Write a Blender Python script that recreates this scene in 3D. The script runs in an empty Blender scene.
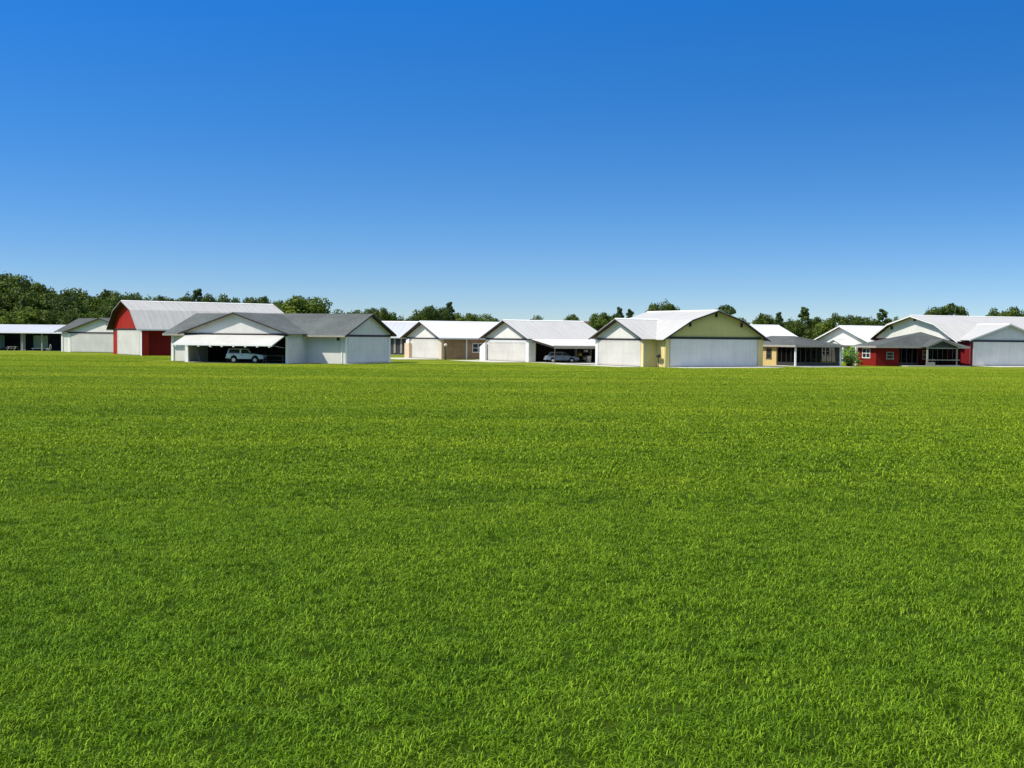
import bpy, bmesh, math, random
import numpy as np
from mathutils import Vector, Matrix, noise as mnoise
R = math.radians
random.seed(7)
S = bpy.context.scene
COL = S.collection
CAM_H, FOC = 3.5, 1200.0

# ------------------------------------------------------------------ materials
def new_mat(name):
    m = bpy.data.materials.new(name); m.use_nodes = True
    nt = m.node_tree
    return m, nt, nt.nodes['Principled BSDF']

def N(nt, kind, **kw):
    n = nt.nodes.new(kind)
    for k, v in kw.items():
        setattr(n, k, v)
    return n

def ramp(nt, fac, stops):
    r = N(nt, 'ShaderNodeValToRGB')
    el = r.color_ramp.elements
    while len(el) < len(stops): el.new(0.5)
    for e, (p, c) in zip(el, stops):
        e.position = p; e.color = (*c, 1)
    nt.links.new(fac, r.inputs[0])
    return r

def noise(nt, vec, scale, detail=4, rough=0.55):
    n = N(nt, 'ShaderNodeTexNoise')
    n.inputs['Scale'].default_value = scale; n.inputs['Detail'].default_value = detail
    n.inputs['Roughness'].default_value = rough
    nt.links.new(vec, n.inputs['Vector'])
    return n

def mapping(nt, sock, scale):
    m = N(nt, 'ShaderNodeMapping'); m.inputs['Scale'].default_value = scale
    nt.links.new(sock, m.inputs['Vector']); return m.outputs[0]

def mixc(nt, fac, a, b, mode='MIX'):
    m = N(nt, 'ShaderNodeMix', data_type='RGBA', blend_type=mode)
    for sock, v in ((m.inputs[0], fac), (m.inputs[6], a), (m.inputs[7], b)):
        if hasattr(v, 'is_output'): nt.links.new(v, sock)
        elif isinstance(v, (int, float)): sock.default_value = v
        else: sock.default_value = (*v, 1)
    return m.outputs[2]

def bump(nt, bsdf, h, strength=0.3, dist=0.02):
    b = N(nt, 'ShaderNodeBump'); b.inputs['Strength'].default_value = strength; b.inputs['Distance'].default_value = dist
    nt.links.new(h, b.inputs['Height']); nt.links.new(b.outputs[0], bsdf.inputs['Normal'])

def painted(name, col, dirt=(0.25, 0.22, 0.17), rough=0.55, amount=0.25, ribs=0.0, axis=None):
    """Painted boards or sheet metal: faint weather streaks and optional vertical rib lines."""
    m, nt, b = new_mat(name)
    tc = N(nt, 'ShaderNodeTexCoord').outputs['Object']
    n1 = noise(nt, mapping(nt, tc, (1.6, 1.6, 0.25)), 1.3, 6, 0.65)
    r1 = ramp(nt, n1.outputs[0], [(0.45, (0, 0, 0)), (0.8, (amount,) * 3)])
    c = mixc(nt, r1.outputs[0], col, dirt)
    n2 = noise(nt, tc, 0.35, 3)
    r2 = ramp(nt, n2.outputs[0], [(0.3, (0.88, 0.88, 0.88)), (0.7, (1.04, 1.04, 1.04))])
    c = mixc(nt, 1.0, c, r2.outputs[0], 'MULTIPLY')
    if ribs:
        w0 = N(nt, 'ShaderNodeTexWave', wave_type='BANDS', bands_direction=axis or 'X', wave_profile='SIN')
        w0.inputs['Scale'].default_value = 0.26; nt.links.new(tc, w0.inputs['Vector'])
        rr = ramp(nt, w0.outputs[0], [(0.0, (0.95, 0.95, 0.95)), (0.05, (1, 1, 1)), (1, (1, 1, 1))])
        c = mixc(nt, 1.0, c, rr.outputs[0], 'MULTIPLY')
        sp = N(nt, 'ShaderNodeSeparateXYZ'); nt.links.new(tc, sp.inputs[0])
        rz_ = ramp(nt, sp.outputs[2], [(0.0, (0.72, 0.70, 0.64)), (0.35, (1, 1, 1)), (1, (1, 1, 1))])      # splashed mud along the foot
        c = mixc(nt, 0.7, c, rz_.outputs[0], 'MULTIPLY')
    nt.links.new(c, b.inputs['Base Color'])
    b.inputs['Roughness'].default_value = rough; b.inputs['Specular IOR Level'].default_value = 0.12
    if ribs:
        w = N(nt, 'ShaderNodeTexWave', wave_type='BANDS', bands_direction=axis or 'X', wave_profile='SIN')
        w.inputs['Scale'].default_value = ribs
        nt.links.new(tc, w.inputs['Vector'])
        bump(nt, b, w.outputs[0], 0.35, 0.03)
    return m

def metal_roof(name, axis, col, dirt=(0.30, 0.28, 0.25), amount=0.35):
    """Painted sheet metal roof: ribs across the ridge, weathered laps and streaks."""
    m, nt, b = new_mat(name)
    tc = N(nt, 'ShaderNodeTexCoord').outputs['Object']
    sc = (2.2, 0.22, 0.3) if axis == 'X' else (0.22, 2.2, 0.3)
    n1 = noise(nt, mapping(nt, tc, sc), 0.9, 7, 0.7)
    r1 = ramp(nt, n1.outputs[0], [(0.42, (0, 0, 0)), (0.75, (amount,) * 3)])
    c = mixc(nt, r1.outputs[0], col, dirt)
    w = N(nt, 'ShaderNodeTexWave', wave_type='BANDS', bands_direction=axis, wave_profile='SIN')
    w.inputs['Scale'].default_value = 0.34
    nt.links.new(tc, w.inputs['Vector'])
    r2 = ramp(nt, w.outputs[0], [(0.0, (0.86, 0.85, 0.84)), (0.07, (1, 1, 1)), (1.0, (1, 1, 1))])
    c = mixc(nt, 1.0, c, r2.outputs[0], 'MULTIPLY')
    n3 = noise(nt, tc, 0.22, 2)
    r3 = ramp(nt, n3.outputs[0], [(0.3, (0.93, 0.92, 0.92)), (0.7, (1, 1, 1))])
    c = mixc(nt, 1.0, c, r3.outputs[0], 'MULTIPLY')
    nt.links.new(c, b.inputs['Base Color'])
    b.inputs['Roughness'].default_value = 0.5
    w2 = N(nt, 'ShaderNodeTexWave', wave_type='BANDS', bands_direction=axis, wave_profile='SIN')
    w2.inputs['Scale'].default_value = 1.0
    nt.links.new(tc, w2.inputs['Vector'])
    bump(nt, b, w2.outputs[0], 0.3, 0.04)
    return m

def shingles(name, col, col2):
    m, nt, b = new_mat(name)
    tc = N(nt, 'ShaderNodeTexCoord').outputs['Object']
    n1 = noise(nt, tc, 2.6, 6, 0.75)
    n2 = noise(nt, tc, 0.25, 3)
    r = ramp(nt, n1.outputs[0], [(0.3, col), (0.7, col2)])
    r2 = ramp(nt, n2.outputs[0], [(0.3, (0.8, 0.8, 0.8)), (0.7, (1.15, 1.15, 1.15))])
    c = mixc(nt, 1.0, r.outputs[0], r2.outputs[0], 'MULTIPLY')
    w = N(nt, 'ShaderNodeTexWave', wave_type='BANDS', bands_direction='Z', wave_profile='SAW')
    w.inputs['Scale'].default_value = 3.0; w.inputs['Distortion'].default_value = 0.6
    nt.links.new(tc, w.inputs['Vector'])
    r3 = ramp(nt, w.outputs[0], [(0, (0.8, 0.8, 0.8)), (0.25, (1, 1, 1)), (1, (1, 1, 1))])
    c = mixc(nt, 1.0, c, r3.outputs[0], 'MULTIPLY')
    nt.links.new(c, b.inputs['Base Color']); b.inputs['Roughness'].default_value = 0.95; b.inputs['Specular IOR Level'].default_value = 0.1
    bump(nt, b, n1.outputs[0], 0.6, 0.03)
    return m

def bricks(name, c1, c2, mortar):
    m, nt, b = new_mat(name)
    tc = N(nt, 'ShaderNodeTexCoord').outputs['Object']
    br = N(nt, 'ShaderNodeTexBrick')
    br.inputs['Scale'].default_value = 2.2
    br.inputs['Color1'].default_value = (*c1, 1); br.inputs['Color2'].default_value = (*c2, 1); br.inputs['Mortar'].default_value = (*mortar, 1)
    br.inputs['Mortar Size'].default_value = 0.015
    sep = N(nt, 'ShaderNodeSeparateXYZ'); nt.links.new(tc, sep.inputs[0])
    add = N(nt, 'ShaderNodeMath', operation='ADD'); nt.links.new(sep.outputs[0], add.inputs[0]); nt.links.new(sep.outputs[1], add.inputs[1])
    cmb = N(nt, 'ShaderNodeCombineXYZ'); nt.links.new(add.outputs[0], cmb.inputs[0]); nt.links.new(sep.outputs[2], cmb.inputs[1])
    nt.links.new(cmb.outputs[0], br.inputs['Vector'])
    n = noise(nt, tc, 0.8, 4)
    r = ramp(nt, n.outputs[0], [(0.3, (0.75, 0.75, 0.75)), (0.7, (1.15, 1.15, 1.15))])
    c = mixc(nt, 1.0, br.outputs[0], r.outputs[0], 'MULTIPLY')
    nt.links.new(c, b.inputs['Base Color']); b.inputs['Roughness'].default_value = 0.85
    return m

def plain(name, col, rough=0.6, metal=0.0, var=0.2, scale=3.0, coat=0.0):
    m, nt, b = new_mat(name)
    tc = N(nt, 'ShaderNodeTexCoord').outputs['Object']
    n = noise(nt, tc, scale, 5)
    r = ramp(nt, n.outputs[0], [(0.3, tuple(c * (1 - var) for c in col)), (0.7, tuple(min(1, c * (1 + var)) for c in col))])
    nt.links.new(r.outputs[0], b.inputs['Base Color'])
    b.inputs['Roughness'].default_value = rough; b.inputs['Metallic'].default_value = metal
    b.inputs['Coat Weight'].default_value = coat
    return m

def glass_mat(name, col):
    m, nt, b = new_mat(name)
    b.inputs['Base Color'].default_value = (*col, 1); b.inputs['Roughness'].default_value = 0.06
    b.inputs['IOR'].default_value = 1.5
    tc = N(nt, 'ShaderNodeTexCoord').outputs['Object']
    n = noise(nt, tc, 0.8, 2); bump(nt, b, n.outputs[0], 0.1, 0.02)
    return m

def screen_mat(name, col, see):
    m, nt, b = new_mat(name)
    b.inputs['Base Color'].default_value = (*col, 1); b.inputs['Roughness'].default_value = 0.9; b.inputs['Specular IOR Level'].default_value = 0.0
    t = N(nt, 'ShaderNodeBsdfTransparent'); mx = N(nt, 'ShaderNodeMixShader'); mx.inputs[0].default_value = see
    nt.links.new(b.outputs[0], mx.inputs[1]); nt.links.new(t.outputs[0], mx.inputs[2]); nt.links.new(mx.outputs[0], nt.nodes['Material Output'].inputs[0])
    return m

def leaf_mat(name, dark, light, yellow, trans=0.3):
    m, nt, b = new_mat(name)
    geo = N(nt, 'ShaderNodeNewGeometry'); oi = N(nt, 'ShaderNodeObjectInfo')
    tc = N(nt, 'ShaderNodeTexCoord').outputs['Object']
    n = noise(nt, tc, 0.45, 3)
    r = ramp(nt, n.outputs[0], [(0.32, dark), (0.55, light), (0.75, yellow)])
    ri = ramp(nt, geo.outputs['Random Per Island'], [(0, (0.6, 0.62, 0.6)), (1, (1.35, 1.3, 1.2))])
    ro = ramp(nt, oi.outputs['Random'], [(0, (0.75, 0.8, 0.8)), (0.5, (1, 1, 1)), (1, (1.25, 1.25, 1.0))])
    c = mixc(nt, 1.0, r.outputs[0], ri.outputs[0], 'MULTIPLY')
    c = mixc(nt, 1.0, c, ro.outputs[0], 'MULTIPLY')
    nt.links.new(c, b.inputs['Base Color']); b.inputs['Roughness'].default_value = 0.6
    b.inputs['Specular IOR Level'].default_value = 0.25
    tr = N(nt, 'ShaderNodeBsdfTranslucent'); nt.links.new(c, tr.inputs[0])
    mx = N(nt, 'ShaderNodeMixShader'); mx.inputs[0].default_value = trans
    nt.links.new(b.outputs[0], mx.inputs[1]); nt.links.new(tr.outputs[0], mx.inputs[2])
    nt.links.new(mx.outputs[0], nt.nodes['Material Output'].inputs[0])
    return m

MT = dict(
    white=painted('white_siding', (0.69, 0.67, 0.61), amount=0.12),
    door_x=painted('sunlit_door_sheet', (0.565, 0.545, 0.495), amount=0.12, ribs=1.3, axis='Y'),  # sunlit copy of the door sheet, colour toned down against the sun
    door_y=painted('shaded_door_sheet', (0.74, 0.72, 0.67), amount=0.12, ribs=1.3, axis='X'),  # copy for doors in shade, colour kept lighter to lift them
    trim=plain('white_trim', (0.80, 0.79, 0.75), 0.5, var=0.05),
    cream=painted('cream_stucco', (0.80, 0.63, 0.28), amount=0.1, rough=0.8),
    mustard=painted('mustard_siding', (0.56, 0.42, 0.17), amount=0.15, rough=0.8),
    olive=painted('yellow_siding', (0.55, 0.50, 0.19), amount=0.15, rough=0.7),
    red=painted('red_siding', (0.32, 0.018, 0.009), (0.2, 0.012, 0.012), amount=0.3),
    shaded_red=painted('shaded_red_siding', (0.17, 0.012, 0.014), (0.1, 0.01, 0.01), amount=0.3),  # red siding darkened: shade put into the wall colour
    redbrick=painted('red_brick_paint', (0.22, 0.013, 0.009), (0.15, 0.02, 0.015), amount=0.35, rough=0.8),
    tan=bricks('tan_brick', (0.40, 0.225, 0.105), (0.32, 0.18, 0.085), (0.42, 0.29, 0.16)),
    tanlight=plain('tan_stucco', (0.62, 0.47, 0.32), 0.85, var=0.1),
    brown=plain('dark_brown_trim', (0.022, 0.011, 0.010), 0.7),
    black=plain('black_trim', (0.012, 0.012, 0.013), 0.6),
    grey=painted('grey_siding', (0.62, 0.63, 0.62), amount=0.1),
    metal_x=metal_roof('white_metal_roof_a', 'X', (0.545, 0.52, 0.475)),
    metal_y=metal_roof('white_metal_roof_b', 'Y', (0.525, 0.505, 0.47)),
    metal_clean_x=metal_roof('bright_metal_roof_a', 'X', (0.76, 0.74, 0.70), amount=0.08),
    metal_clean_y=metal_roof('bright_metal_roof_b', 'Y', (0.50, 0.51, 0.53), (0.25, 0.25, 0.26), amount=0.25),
    metal_barn=metal_roof('old_metal_roof', 'X', (0.475, 0.455, 0.415), (0.22, 0.20, 0.18), amount=0.45),
    shingle=shingles('grey_shingle', (0.085, 0.095, 0.092), (0.145, 0.155, 0.145)),
    shingle_dark=shingles('charcoal_shingle', (0.07, 0.077, 0.072), (0.12, 0.127, 0.118)),
    shingle_brown=shingles('brown_shingle', (0.10, 0.055, 0.045), (0.16, 0.09, 0.07)),
    concrete=plain('concrete', (0.52, 0.49, 0.42), 0.9, var=0.15, scale=0.8),
    glass=glass_mat('window_glass', (0.015, 0.02, 0.025)),
    frame=plain('dark_frame', (0.06, 0.058, 0.054), 0.8), screen=plain('porch_screen', (0.020, 0.022, 0.022), 0.8), mesh=screen_mat('insect_screen', (0.003, 0.003, 0.003), 0.32),
    steel=plain('galvanised_steel', (0.45, 0.46, 0.47), 0.45, 0.6),
    rubber=plain('rubber', (0.018, 0.018, 0.018), 0.85),
    alloy=plain('wheel_alloy', (0.62, 0.60, 0.56), 0.4, 0.3, var=0.05),
    suvpaint=plain('silver_white_paint', (0.55, 0.63, 0.75), 0.3, var=0.03, coat=0.6),
    bluepaint=plain('pale_blue_paint', (0.19, 0.26, 0.35), 0.4, var=0.03, coat=0.15),
    lamp_red=plain('red_lens', (0.45, 0.02, 0.02), 0.25),
    lamp_white=plain('clear_lens', (0.75, 0.75, 0.72), 0.2),
    wood=plain('red_brown_wood', (0.22, 0.07, 0.04), 0.6, scale=8),
    palewood=plain('grey_wood', (0.34, 0.31, 0.26), 0.8, scale=6),
    green=painted('dark_green_panel', (0.10, 0.16, 0.11), (0.05, 0.06, 0.05)),
    greenl=painted('pale_green_panel', (0.28, 0.36, 0.22), (0.1, 0.12, 0.08)),
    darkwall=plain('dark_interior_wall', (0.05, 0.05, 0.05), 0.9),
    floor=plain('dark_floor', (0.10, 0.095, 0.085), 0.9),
    yellow=plain('yellow_plastic', (0.55, 0.42, 0.06), 0.5),
    bark=plain('bark', (0.10, 0.075, 0.055), 0.95, scale=5, var=0.4),
    globe=plain('milky_globe', (0.60, 0.50, 0.38), 0.3, var=0.03),
    leaf=leaf_mat('broad_leaf', (0.024, 0.050, 0.008), (0.090, 0.138, 0.015), (0.190, 0.225, 0.026)),
    needle=leaf_mat('pine_needle', (0.028, 0.055, 0.014), (0.062, 0.105, 0.020), (0.105, 0.145, 0.028), 0.15),
    bushleaf=leaf_mat('bush_leaf', (0.22, 0.38, 0.05), (0.34, 0.52, 0.09), (0.46, 0.60, 0.16), 0.5),
)

# ------------------------------------------------------------------ mesh helpers
class MB:
    def __init__(self): self.v, self.f = [], []
    def add(self, vs, fs):
        o = len(self.v); self.v += [tuple(p) for p in vs]; self.f += [tuple(i + o for i in q) for q in fs]; return self
    def box(self, x0, x1, y0, y1, z0, z1):
        vs = [(x, y, z) for z in (z0, z1) for y in (y0, y1) for x in (x0, x1)]
        return self.add(vs, [(0, 2, 3, 1), (4, 5, 7, 6), (0, 1, 5, 4), (2, 6, 7, 3), (0, 4, 6, 2), (1, 3, 7, 5)])
    def prism(self, poly, axis, a0, a1):
        """poly: list of 2D points; axis: the extrusion axis ('x': poly=(y,z); 'y': poly=(x,z); 'z': poly=(x,y))"""
        def P(p, a): return {'x': (a, p[0], p[1]), 'y': (p[0], a, p[1]), 'z': (p[0], p[1], a)}[axis]
        n = len(poly)
        vs = [P(p, a0) for p in poly] + [P(p, a1) for p in poly]
        fs = [tuple(range(n - 1, -1, -1)), tuple(range(n, 2 * n))] + [(i, (i + 1) % n, n + (i + 1) % n, n + i) for i in range(n)]
        return self.add(vs, fs)
    def bar(self, a, b, r0, r1=None, n=8, caps=True):
        a, b = Vector(a), Vector(b); r1 = r0 if r1 is None else r1
        d = (b - a).normalized(); u = d.orthogonal().normalized(); w = d.cross(u)
        vs = []
        for c, r in ((a, r0), (b, r1)):
            vs += [c + (u * math.cos(t) + w * math.sin(t)) * r for t in [2 * math.pi * i / n for i in range(n)]]
        fs = [(i, (i + 1) % n, n + (i + 1) % n, n + i) for i in range(n)]
        if caps: fs += [tuple(range(n - 1, -1, -1)), tuple(range(n, 2 * n))]
        return self.add(vs, fs)
    def sphere(self, c, r, n=12, m=8, sz=1.0):
        c = Vector(c); vs, fs = [], []
        for j in range(m + 1):
            p = math.pi * j / m
            for i in range(n):
                t = 2 * math.pi * i / n
                vs.append(c + Vector((r * math.sin(p) * math.cos(t), r * math.sin(p) * math.sin(t), r * sz * math.cos(p))))
        for j in range(m):
            for i in range(n):
                fs.append((j * n + i, (j + 1) * n + i, (j + 1) * n + (i + 1) % n, j * n + (i + 1) % n))
        return self.add(vs, fs)
    def mesh(self, name, mat, smooth=False, recalc=True):
        me = bpy.data.meshes.new(name); me.from_pydata(self.v, [], self.f); me.update()
        if recalc:
            bm = bmesh.new(); bm.from_mesh(me); bmesh.ops.recalc_face_normals(bm, faces=bm.faces); bm.to_mesh(me); bm.free()
        if mat: me.materials.append(mat)
        if smooth:
            for p in me.polygons: p.use_smooth = True
        return me
    def build(self, name, mat, parent=None, smooth=False, bevel=0.0):
        me = self.mesh(name, MT[mat] if isinstance(mat, str) else mat, smooth)
        o = bpy.data.objects.new(name, me); COL.objects.link(o)
        if parent: o.parent = parent
        if bevel:
            md = o.modifiers.new('bevel', 'BEVEL'); md.width = bevel; md.segments = 2; md.limit_method = 'ANGLE'
        return o

def tag(o, label=None, cat=None, group=None, kind=None):
    if label: o['label'] = label
    if cat: o['category'] = cat
    if group: o['group'] = group
    if kind: o['kind'] = kind
    return o

def empty(name, loc, rz, label, cat, group=None):
    o = bpy.data.objects.new(name, None); COL.objects.link(o)
    o.location = loc; o.rotation_euler = (0, 0, rz); o.empty_display_size = 0.5
    return tag(o, label, cat, group)

def copy_tree(o, parent=None):
    c = o.copy(); COL.objects.link(c); c.parent = parent
    for ch in list(o.children): copy_tree(ch, c)
    return c

def yh(px): return 337 + 0.0096 * (px - 512)
def spot(px, Y): return ((px - 512) / FOC * Y, Y)         # ground position for a bearing and a distance
def loc_of(e, x, y, z=0.0):
    t = e.rotation_euler.z
    return (e.location.x + x * math.cos(t) - y * math.sin(t), e.location.y + x * math.sin(t) + y * math.cos(t), z)

# local building frame: x runs away from the sunny front, y runs to the far end; the sunny face looks down -x, the shaded face down -y
def pz(prof, u):
    for (u0, z0), (u1, z1) in zip(prof, prof[1:]):
        if u0 <= u <= u1: return z0 + (z1 - z0) * (u - u0) / (u1 - u0)
    return prof[0][1] if u < prof[0][0] else prof[-1][1]

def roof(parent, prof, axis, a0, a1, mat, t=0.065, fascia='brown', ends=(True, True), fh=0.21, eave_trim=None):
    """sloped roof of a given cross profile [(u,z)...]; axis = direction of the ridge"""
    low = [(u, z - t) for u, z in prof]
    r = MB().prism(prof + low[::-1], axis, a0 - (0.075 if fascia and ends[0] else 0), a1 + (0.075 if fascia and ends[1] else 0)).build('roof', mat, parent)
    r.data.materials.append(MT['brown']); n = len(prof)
    for i in range(2 + n, 2 + 2 * n - 1): r.data.polygons[i].material_index = 1       # dark brown on the slab's underside
    if mat.startswith('metal'):
        u, z = max(prof, key=lambda p: p[1]); k = prof.index((u, z)); sl_ = abs((prof[k + 1][1] - z) / (prof[k + 1][0] - u)) if k + 1 < len(prof) else 0.3
        cap = [(u - .28, z - .28 * sl_ + .012), (u, z + .012), (u + .28, z - .28 * sl_ + .012), (u + .28, z - .28 * sl_ + .05), (u, z + .07), (u - .28, z - .28 * sl_ + .05)]
        if len(prof) != 3 or abs((z - prof[0][1]) / (u - prof[0][0]) - sl_) < 0.05: MB().prism(cap, axis, a0, a1).build('ridge_cap', 'trim', parent)
    for flag, a, s in ((ends[0], a0, -1), (ends[1], a1, 1)):
        if not flag or not fascia: continue
        up = [(u, z - 0.07) for u, z in prof]; dn = [(u, z - fh) for u, z in prof]
        MB().prism(up + dn[::-1], axis, a + s * 0.004, a + s * 0.06).build('fascia', fascia, parent)
    if eave_trim:
        for (u, z), s in ((prof[0], -1), (prof[-1], 1)):
            m = MB()
            x0, x1 = sorted((u + s * 0.004, u + s * 0.05))
            if axis == 'x': m.box(a0, a1, x0, x1, z - 0.22, z - 0.01)
            else: m.box(x0, x1, a0, a1, z - 0.22, z - 0.01)
            m.build('eave_board', eave_trim, parent)
    return r

def gable_poly(prof, u0, u1, t=0.068, z0=0.0):
    top = [(u0, pz(prof, u0) - t)] + [(u, z - t) for u, z in prof if u0 < u < u1] + [(u1, pz(prof, u1) - t)]
    return [(u0, z0)] + [(u1, z0)] + top[::-1]

def hangar_door(parent, face, plane, u0, u1, h, mat, trim='trim', n=6, z0=0.06):
    """sheet door: slab, frame members and a folding seam; face 'x' looks down -x, 'y' down -y"""
    def bx(m, ua, ub, d0, d1, za, zb):
        if face == 'x': m.box(plane - d1, plane - d0, ua, ub, za, zb)
        else: m.box(ua, ub, plane - d1, plane - d0, za, zb)
    m = MB(); bx(m, u0, u1, 0.004, 0.06, z0, h)
    d = m.build('hangar_door', mat, parent)
    f = MB()
    for ua, ub, za, zb in ((u0 + 0.16, u1 - 0.16, h - 0.14, h - 0.004), (u0 + 0.16, u1 - 0.16, z0 + 0.004, z0 + 0.14), (u0 + 0.003, u0 + 0.14, z0 + 0.003, h - 0.003), (u1 - 0.14, u1 - 0.003, z0 + 0.003, h - 0.003)):
        bx(f, ua, ub, 0.062, 0.082, za, zb)
    zm = z0 + (h - z0) * 0.5
    bx(f, u0 + 0.16, u1 - 0.16, 0.062, 0.072, zm - 0.03, zm + 0.03)
    f.build('door_frame', mat, d)
    sl = MB(); bx(sl, u0, u1, 0.004, 0.05, 0.005, z0 - 0.004); sl.build('rubber_seal', 'rubber', d)
    return d

def beam(parent, face, plane, u0, u1, z0, z1, mat, d=0.12, name='header_beam'):
    m = MB()
    if face == 'x': m.box(plane - d, plane - 0.003, u0, u1, z0, z1)
    else: m.box(u0, u1, plane - d, plane - 0.003, z0, z1)
    return m.build(name, mat, parent)

def window(parent, face, plane, u0, u1, z0, z1, frame='trim', cols=2, rows=2):
    def bx(m, ua, ub, d0, d1, za, zb):
        if face == 'x': m.box(plane - d1, plane - d0, ua, ub, za, zb)
        else: m.box(ua, ub, plane - d1, plane - d0, za, zb)
    f = MB(); w = 0.09
    bx(f, u0, u1, 0.004, 0.07, z1 - w, z1); bx(f, u0 - 0.06, u1 + 0.06, 0.004, 0.11, z0 - 0.02, z0 + w)
    bx(f, u0, u0 + w, 0.004, 0.07, z0 + w + .002, z1 - w - .002); bx(f, u1 - w, u1, 0.004, 0.07, z0 + w + .002, z1 - w - .002)
    for i in range(1, cols):
        c = u0 + (u1 - u0) * i / cols; bx(f, c - 0.05, c + 0.05, 0.004, 0.065, z0 + w + .002, z1 - w - .002)
    for i in range(1, rows):
        c = z0 + (z1 - z0) * i / rows; bx(f, u0 + w, u1 - w, 0.004, 0.055, c - 0.035, c + 0.035)
    o = f.build('window', frame, parent)
    p = MB(); bx(p, u0 + w, u1 - w, 0.003, 0.02, z0 + w, z1 - w); p.build('pane', 'glass', o)
    return o

def entry_door(parent, face, plane, u0, u1, h, mat='trim', glass=True):
    def bx(m, ua, ub, d0, d1, za, zb):
        if face == 'x': m.box(plane - d1, plane - d0, ua, ub, za, zb)
        else: m.box(ua, ub, plane - d1, plane - d0, za, zb)
    m = MB(); bx(m, u0, u1, 0.004, 0.06, 0.05, h); d = m.build('door', mat, parent)
    if glass:
        g = MB(); bx(g, u0 + 0.14, u1 - 0.14, 0.062, 0.075, 0.35, h - 0.16); g.build('pane', 'glass', d)
    k = MB(); k.sphere((plane - 0.1, u1 - 0.1, 1.0) if face == 'x' else (u1 - 0.1, plane - 0.1, 1.0), 0.04, 8, 6); k.build('handle', 'steel', d)
    return d

def apron(x0, x1, y0, y1, e, z=0.02):
    """concrete slab in the frame of building e"""
    o = MB().box(x0, x1, y0, y1, -0.2, z).build('apron', 'concrete')
    o.location = e.location; o.rotation_euler = e.rotation_euler
    return tag(o, kind='structure')

def brackets(parent, face, plane, prof, us):
    for u in us:
        z = pz(prof, u) - 0.3; m = MB()
        if face == 'y': m.box(u - 0.07, u + 0.07, plane - 0.3, plane - 0.004, z - 0.55, z)
        else: m.box(plane - 0.3, plane - 0.004, u - 0.1, u + 0.1, z - 0.55, z)
        m.build('bracket', 'brown', parent)

WT = 0.15   # wall thickness

# ------------------------------------------------------------------ 1. white hangar behind the barn
e = empty('white_hangar', (-67.1, 213.6, 0), R(70), 'white hangar with grey shingle roof between the long open shed and the red barn', 'hangar')
w, ov = 14.6, 0.6
pA = [(-ov, 3.75), (w / 2, 6.25), (w + ov, 3.75)]
xb = 2.6
pB = [(xb - ov, 3.7), (xb + 6.2, 6.3), (xb + 12.4 + ov, 3.7)]
m = MB(); m.prism(gable_poly(pA, 0, w), 'x', 0, WT)
m.box(WT + .002, xb, 0, WT, 0, 3.7).box(WT + .002, xb, w - WT, w, 0, 3.7)
m.box(xb + .002, xb + WT, w + .002, w + 3.7, 0, 3.72)
m.prism(gable_poly(pB, xb + WT + .002, xb + 12.4), 'y', w + 3.7 - WT, w + 3.7); m.prism(gable_poly(pB, xb + .002, xb + 12.4), 'y', -0.6, -0.6 + WT)
m.build('wall', 'white', e)
roof(e, pA, 'x', -ov, xb + 6.0, 'shingle', fascia='brown', ends=(True, False))
roof(e, pB, 'y', -1.2, w + 4.9, 'shingle_dark', fascia='brown')
beam(e, 'x', 0, -0.1, w + 0.1, 3.42, 3.66, 'brown')
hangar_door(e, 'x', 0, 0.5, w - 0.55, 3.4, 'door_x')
MB().box(-0.05, -0.004, w - 0.35, w + 0.05, 0, 3.4).build('corner_post', 'trim', e); MB().box(-0.05, -0.004, -0.05, 0.4, 0, 3.4).build('corner_post', 'trim', e)
MB().box(xb - 0.12, xb - 0.004, w + 3.45, w + 3.75, 0, 3.5).build('corner_post', 'trim', e)
MB().box(xb - 0.1, xb - 0.006, w + 1.2, w + 1.45, 2.95, 3.25).build('wall_lamp', 'black', e)

# ------------------------------------------------------------------ 2. red gambrel barn
e = empty('red_barn', (-58.5, 189.6, 0), R(35), 'tall red barn with gambrel roof of weathered white metal and one white door', 'barn')
w, L, ov = 14.8, 25.0, 0.55
pA = [(-ov, 4.2), (w / 2 - 4.5, 7.25), (w / 2, 8.8), (w / 2 + 4.5, 7.25), (w + ov, 4.2)]
m = MB(); m.prism(gable_poly(pA, 0, w), 'x', 0, WT); m.prism(gable_poly(pA, 0, w), 'x', L - WT, L)
m.box(WT + .002, 1.1, 0, WT, 0, 4.28).box(1.1 - WT, 1.1, WT + .002, 2.2, 0, 4.28).box(1.102, L - WT - .002, 2.2 - WT, 2.2, 0, 5.2)
m.box(WT + .002, L - WT - .002, w - WT, w, 0, 4.28)
m.build('wall', 'red', e)
roof(e, pA, 'x', -1.0, L + 0.4, 'metal_barn', fascia='brown', eave_trim='trim')
beam(e, 'x', 0, 0.0, w, 4.02, 4.3, 'brown')
hangar_door(e, 'x', 0, 0.75, w - 2.2, 4.0, 'door_x')
MB().box(-0.06, -0.004, 0.0, 0.6, 0, 4.0).build('corner_post', 'trim', e)
MB().box(-0.06, -0.004, w - 2.05, w, 0, 4.0).build('corner_post', 'red', e)
entry_door(e, 'y', 2.2 - WT, 5.5, 6.5, 2.1, 'red', glass=False)
for x in (9.0, 16.0, 23.0):
    MB().box(x - 0.12, x + 0.12, 0.02, 0.26, 0, 4.1).build('porch_post', 'red', e)

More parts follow.
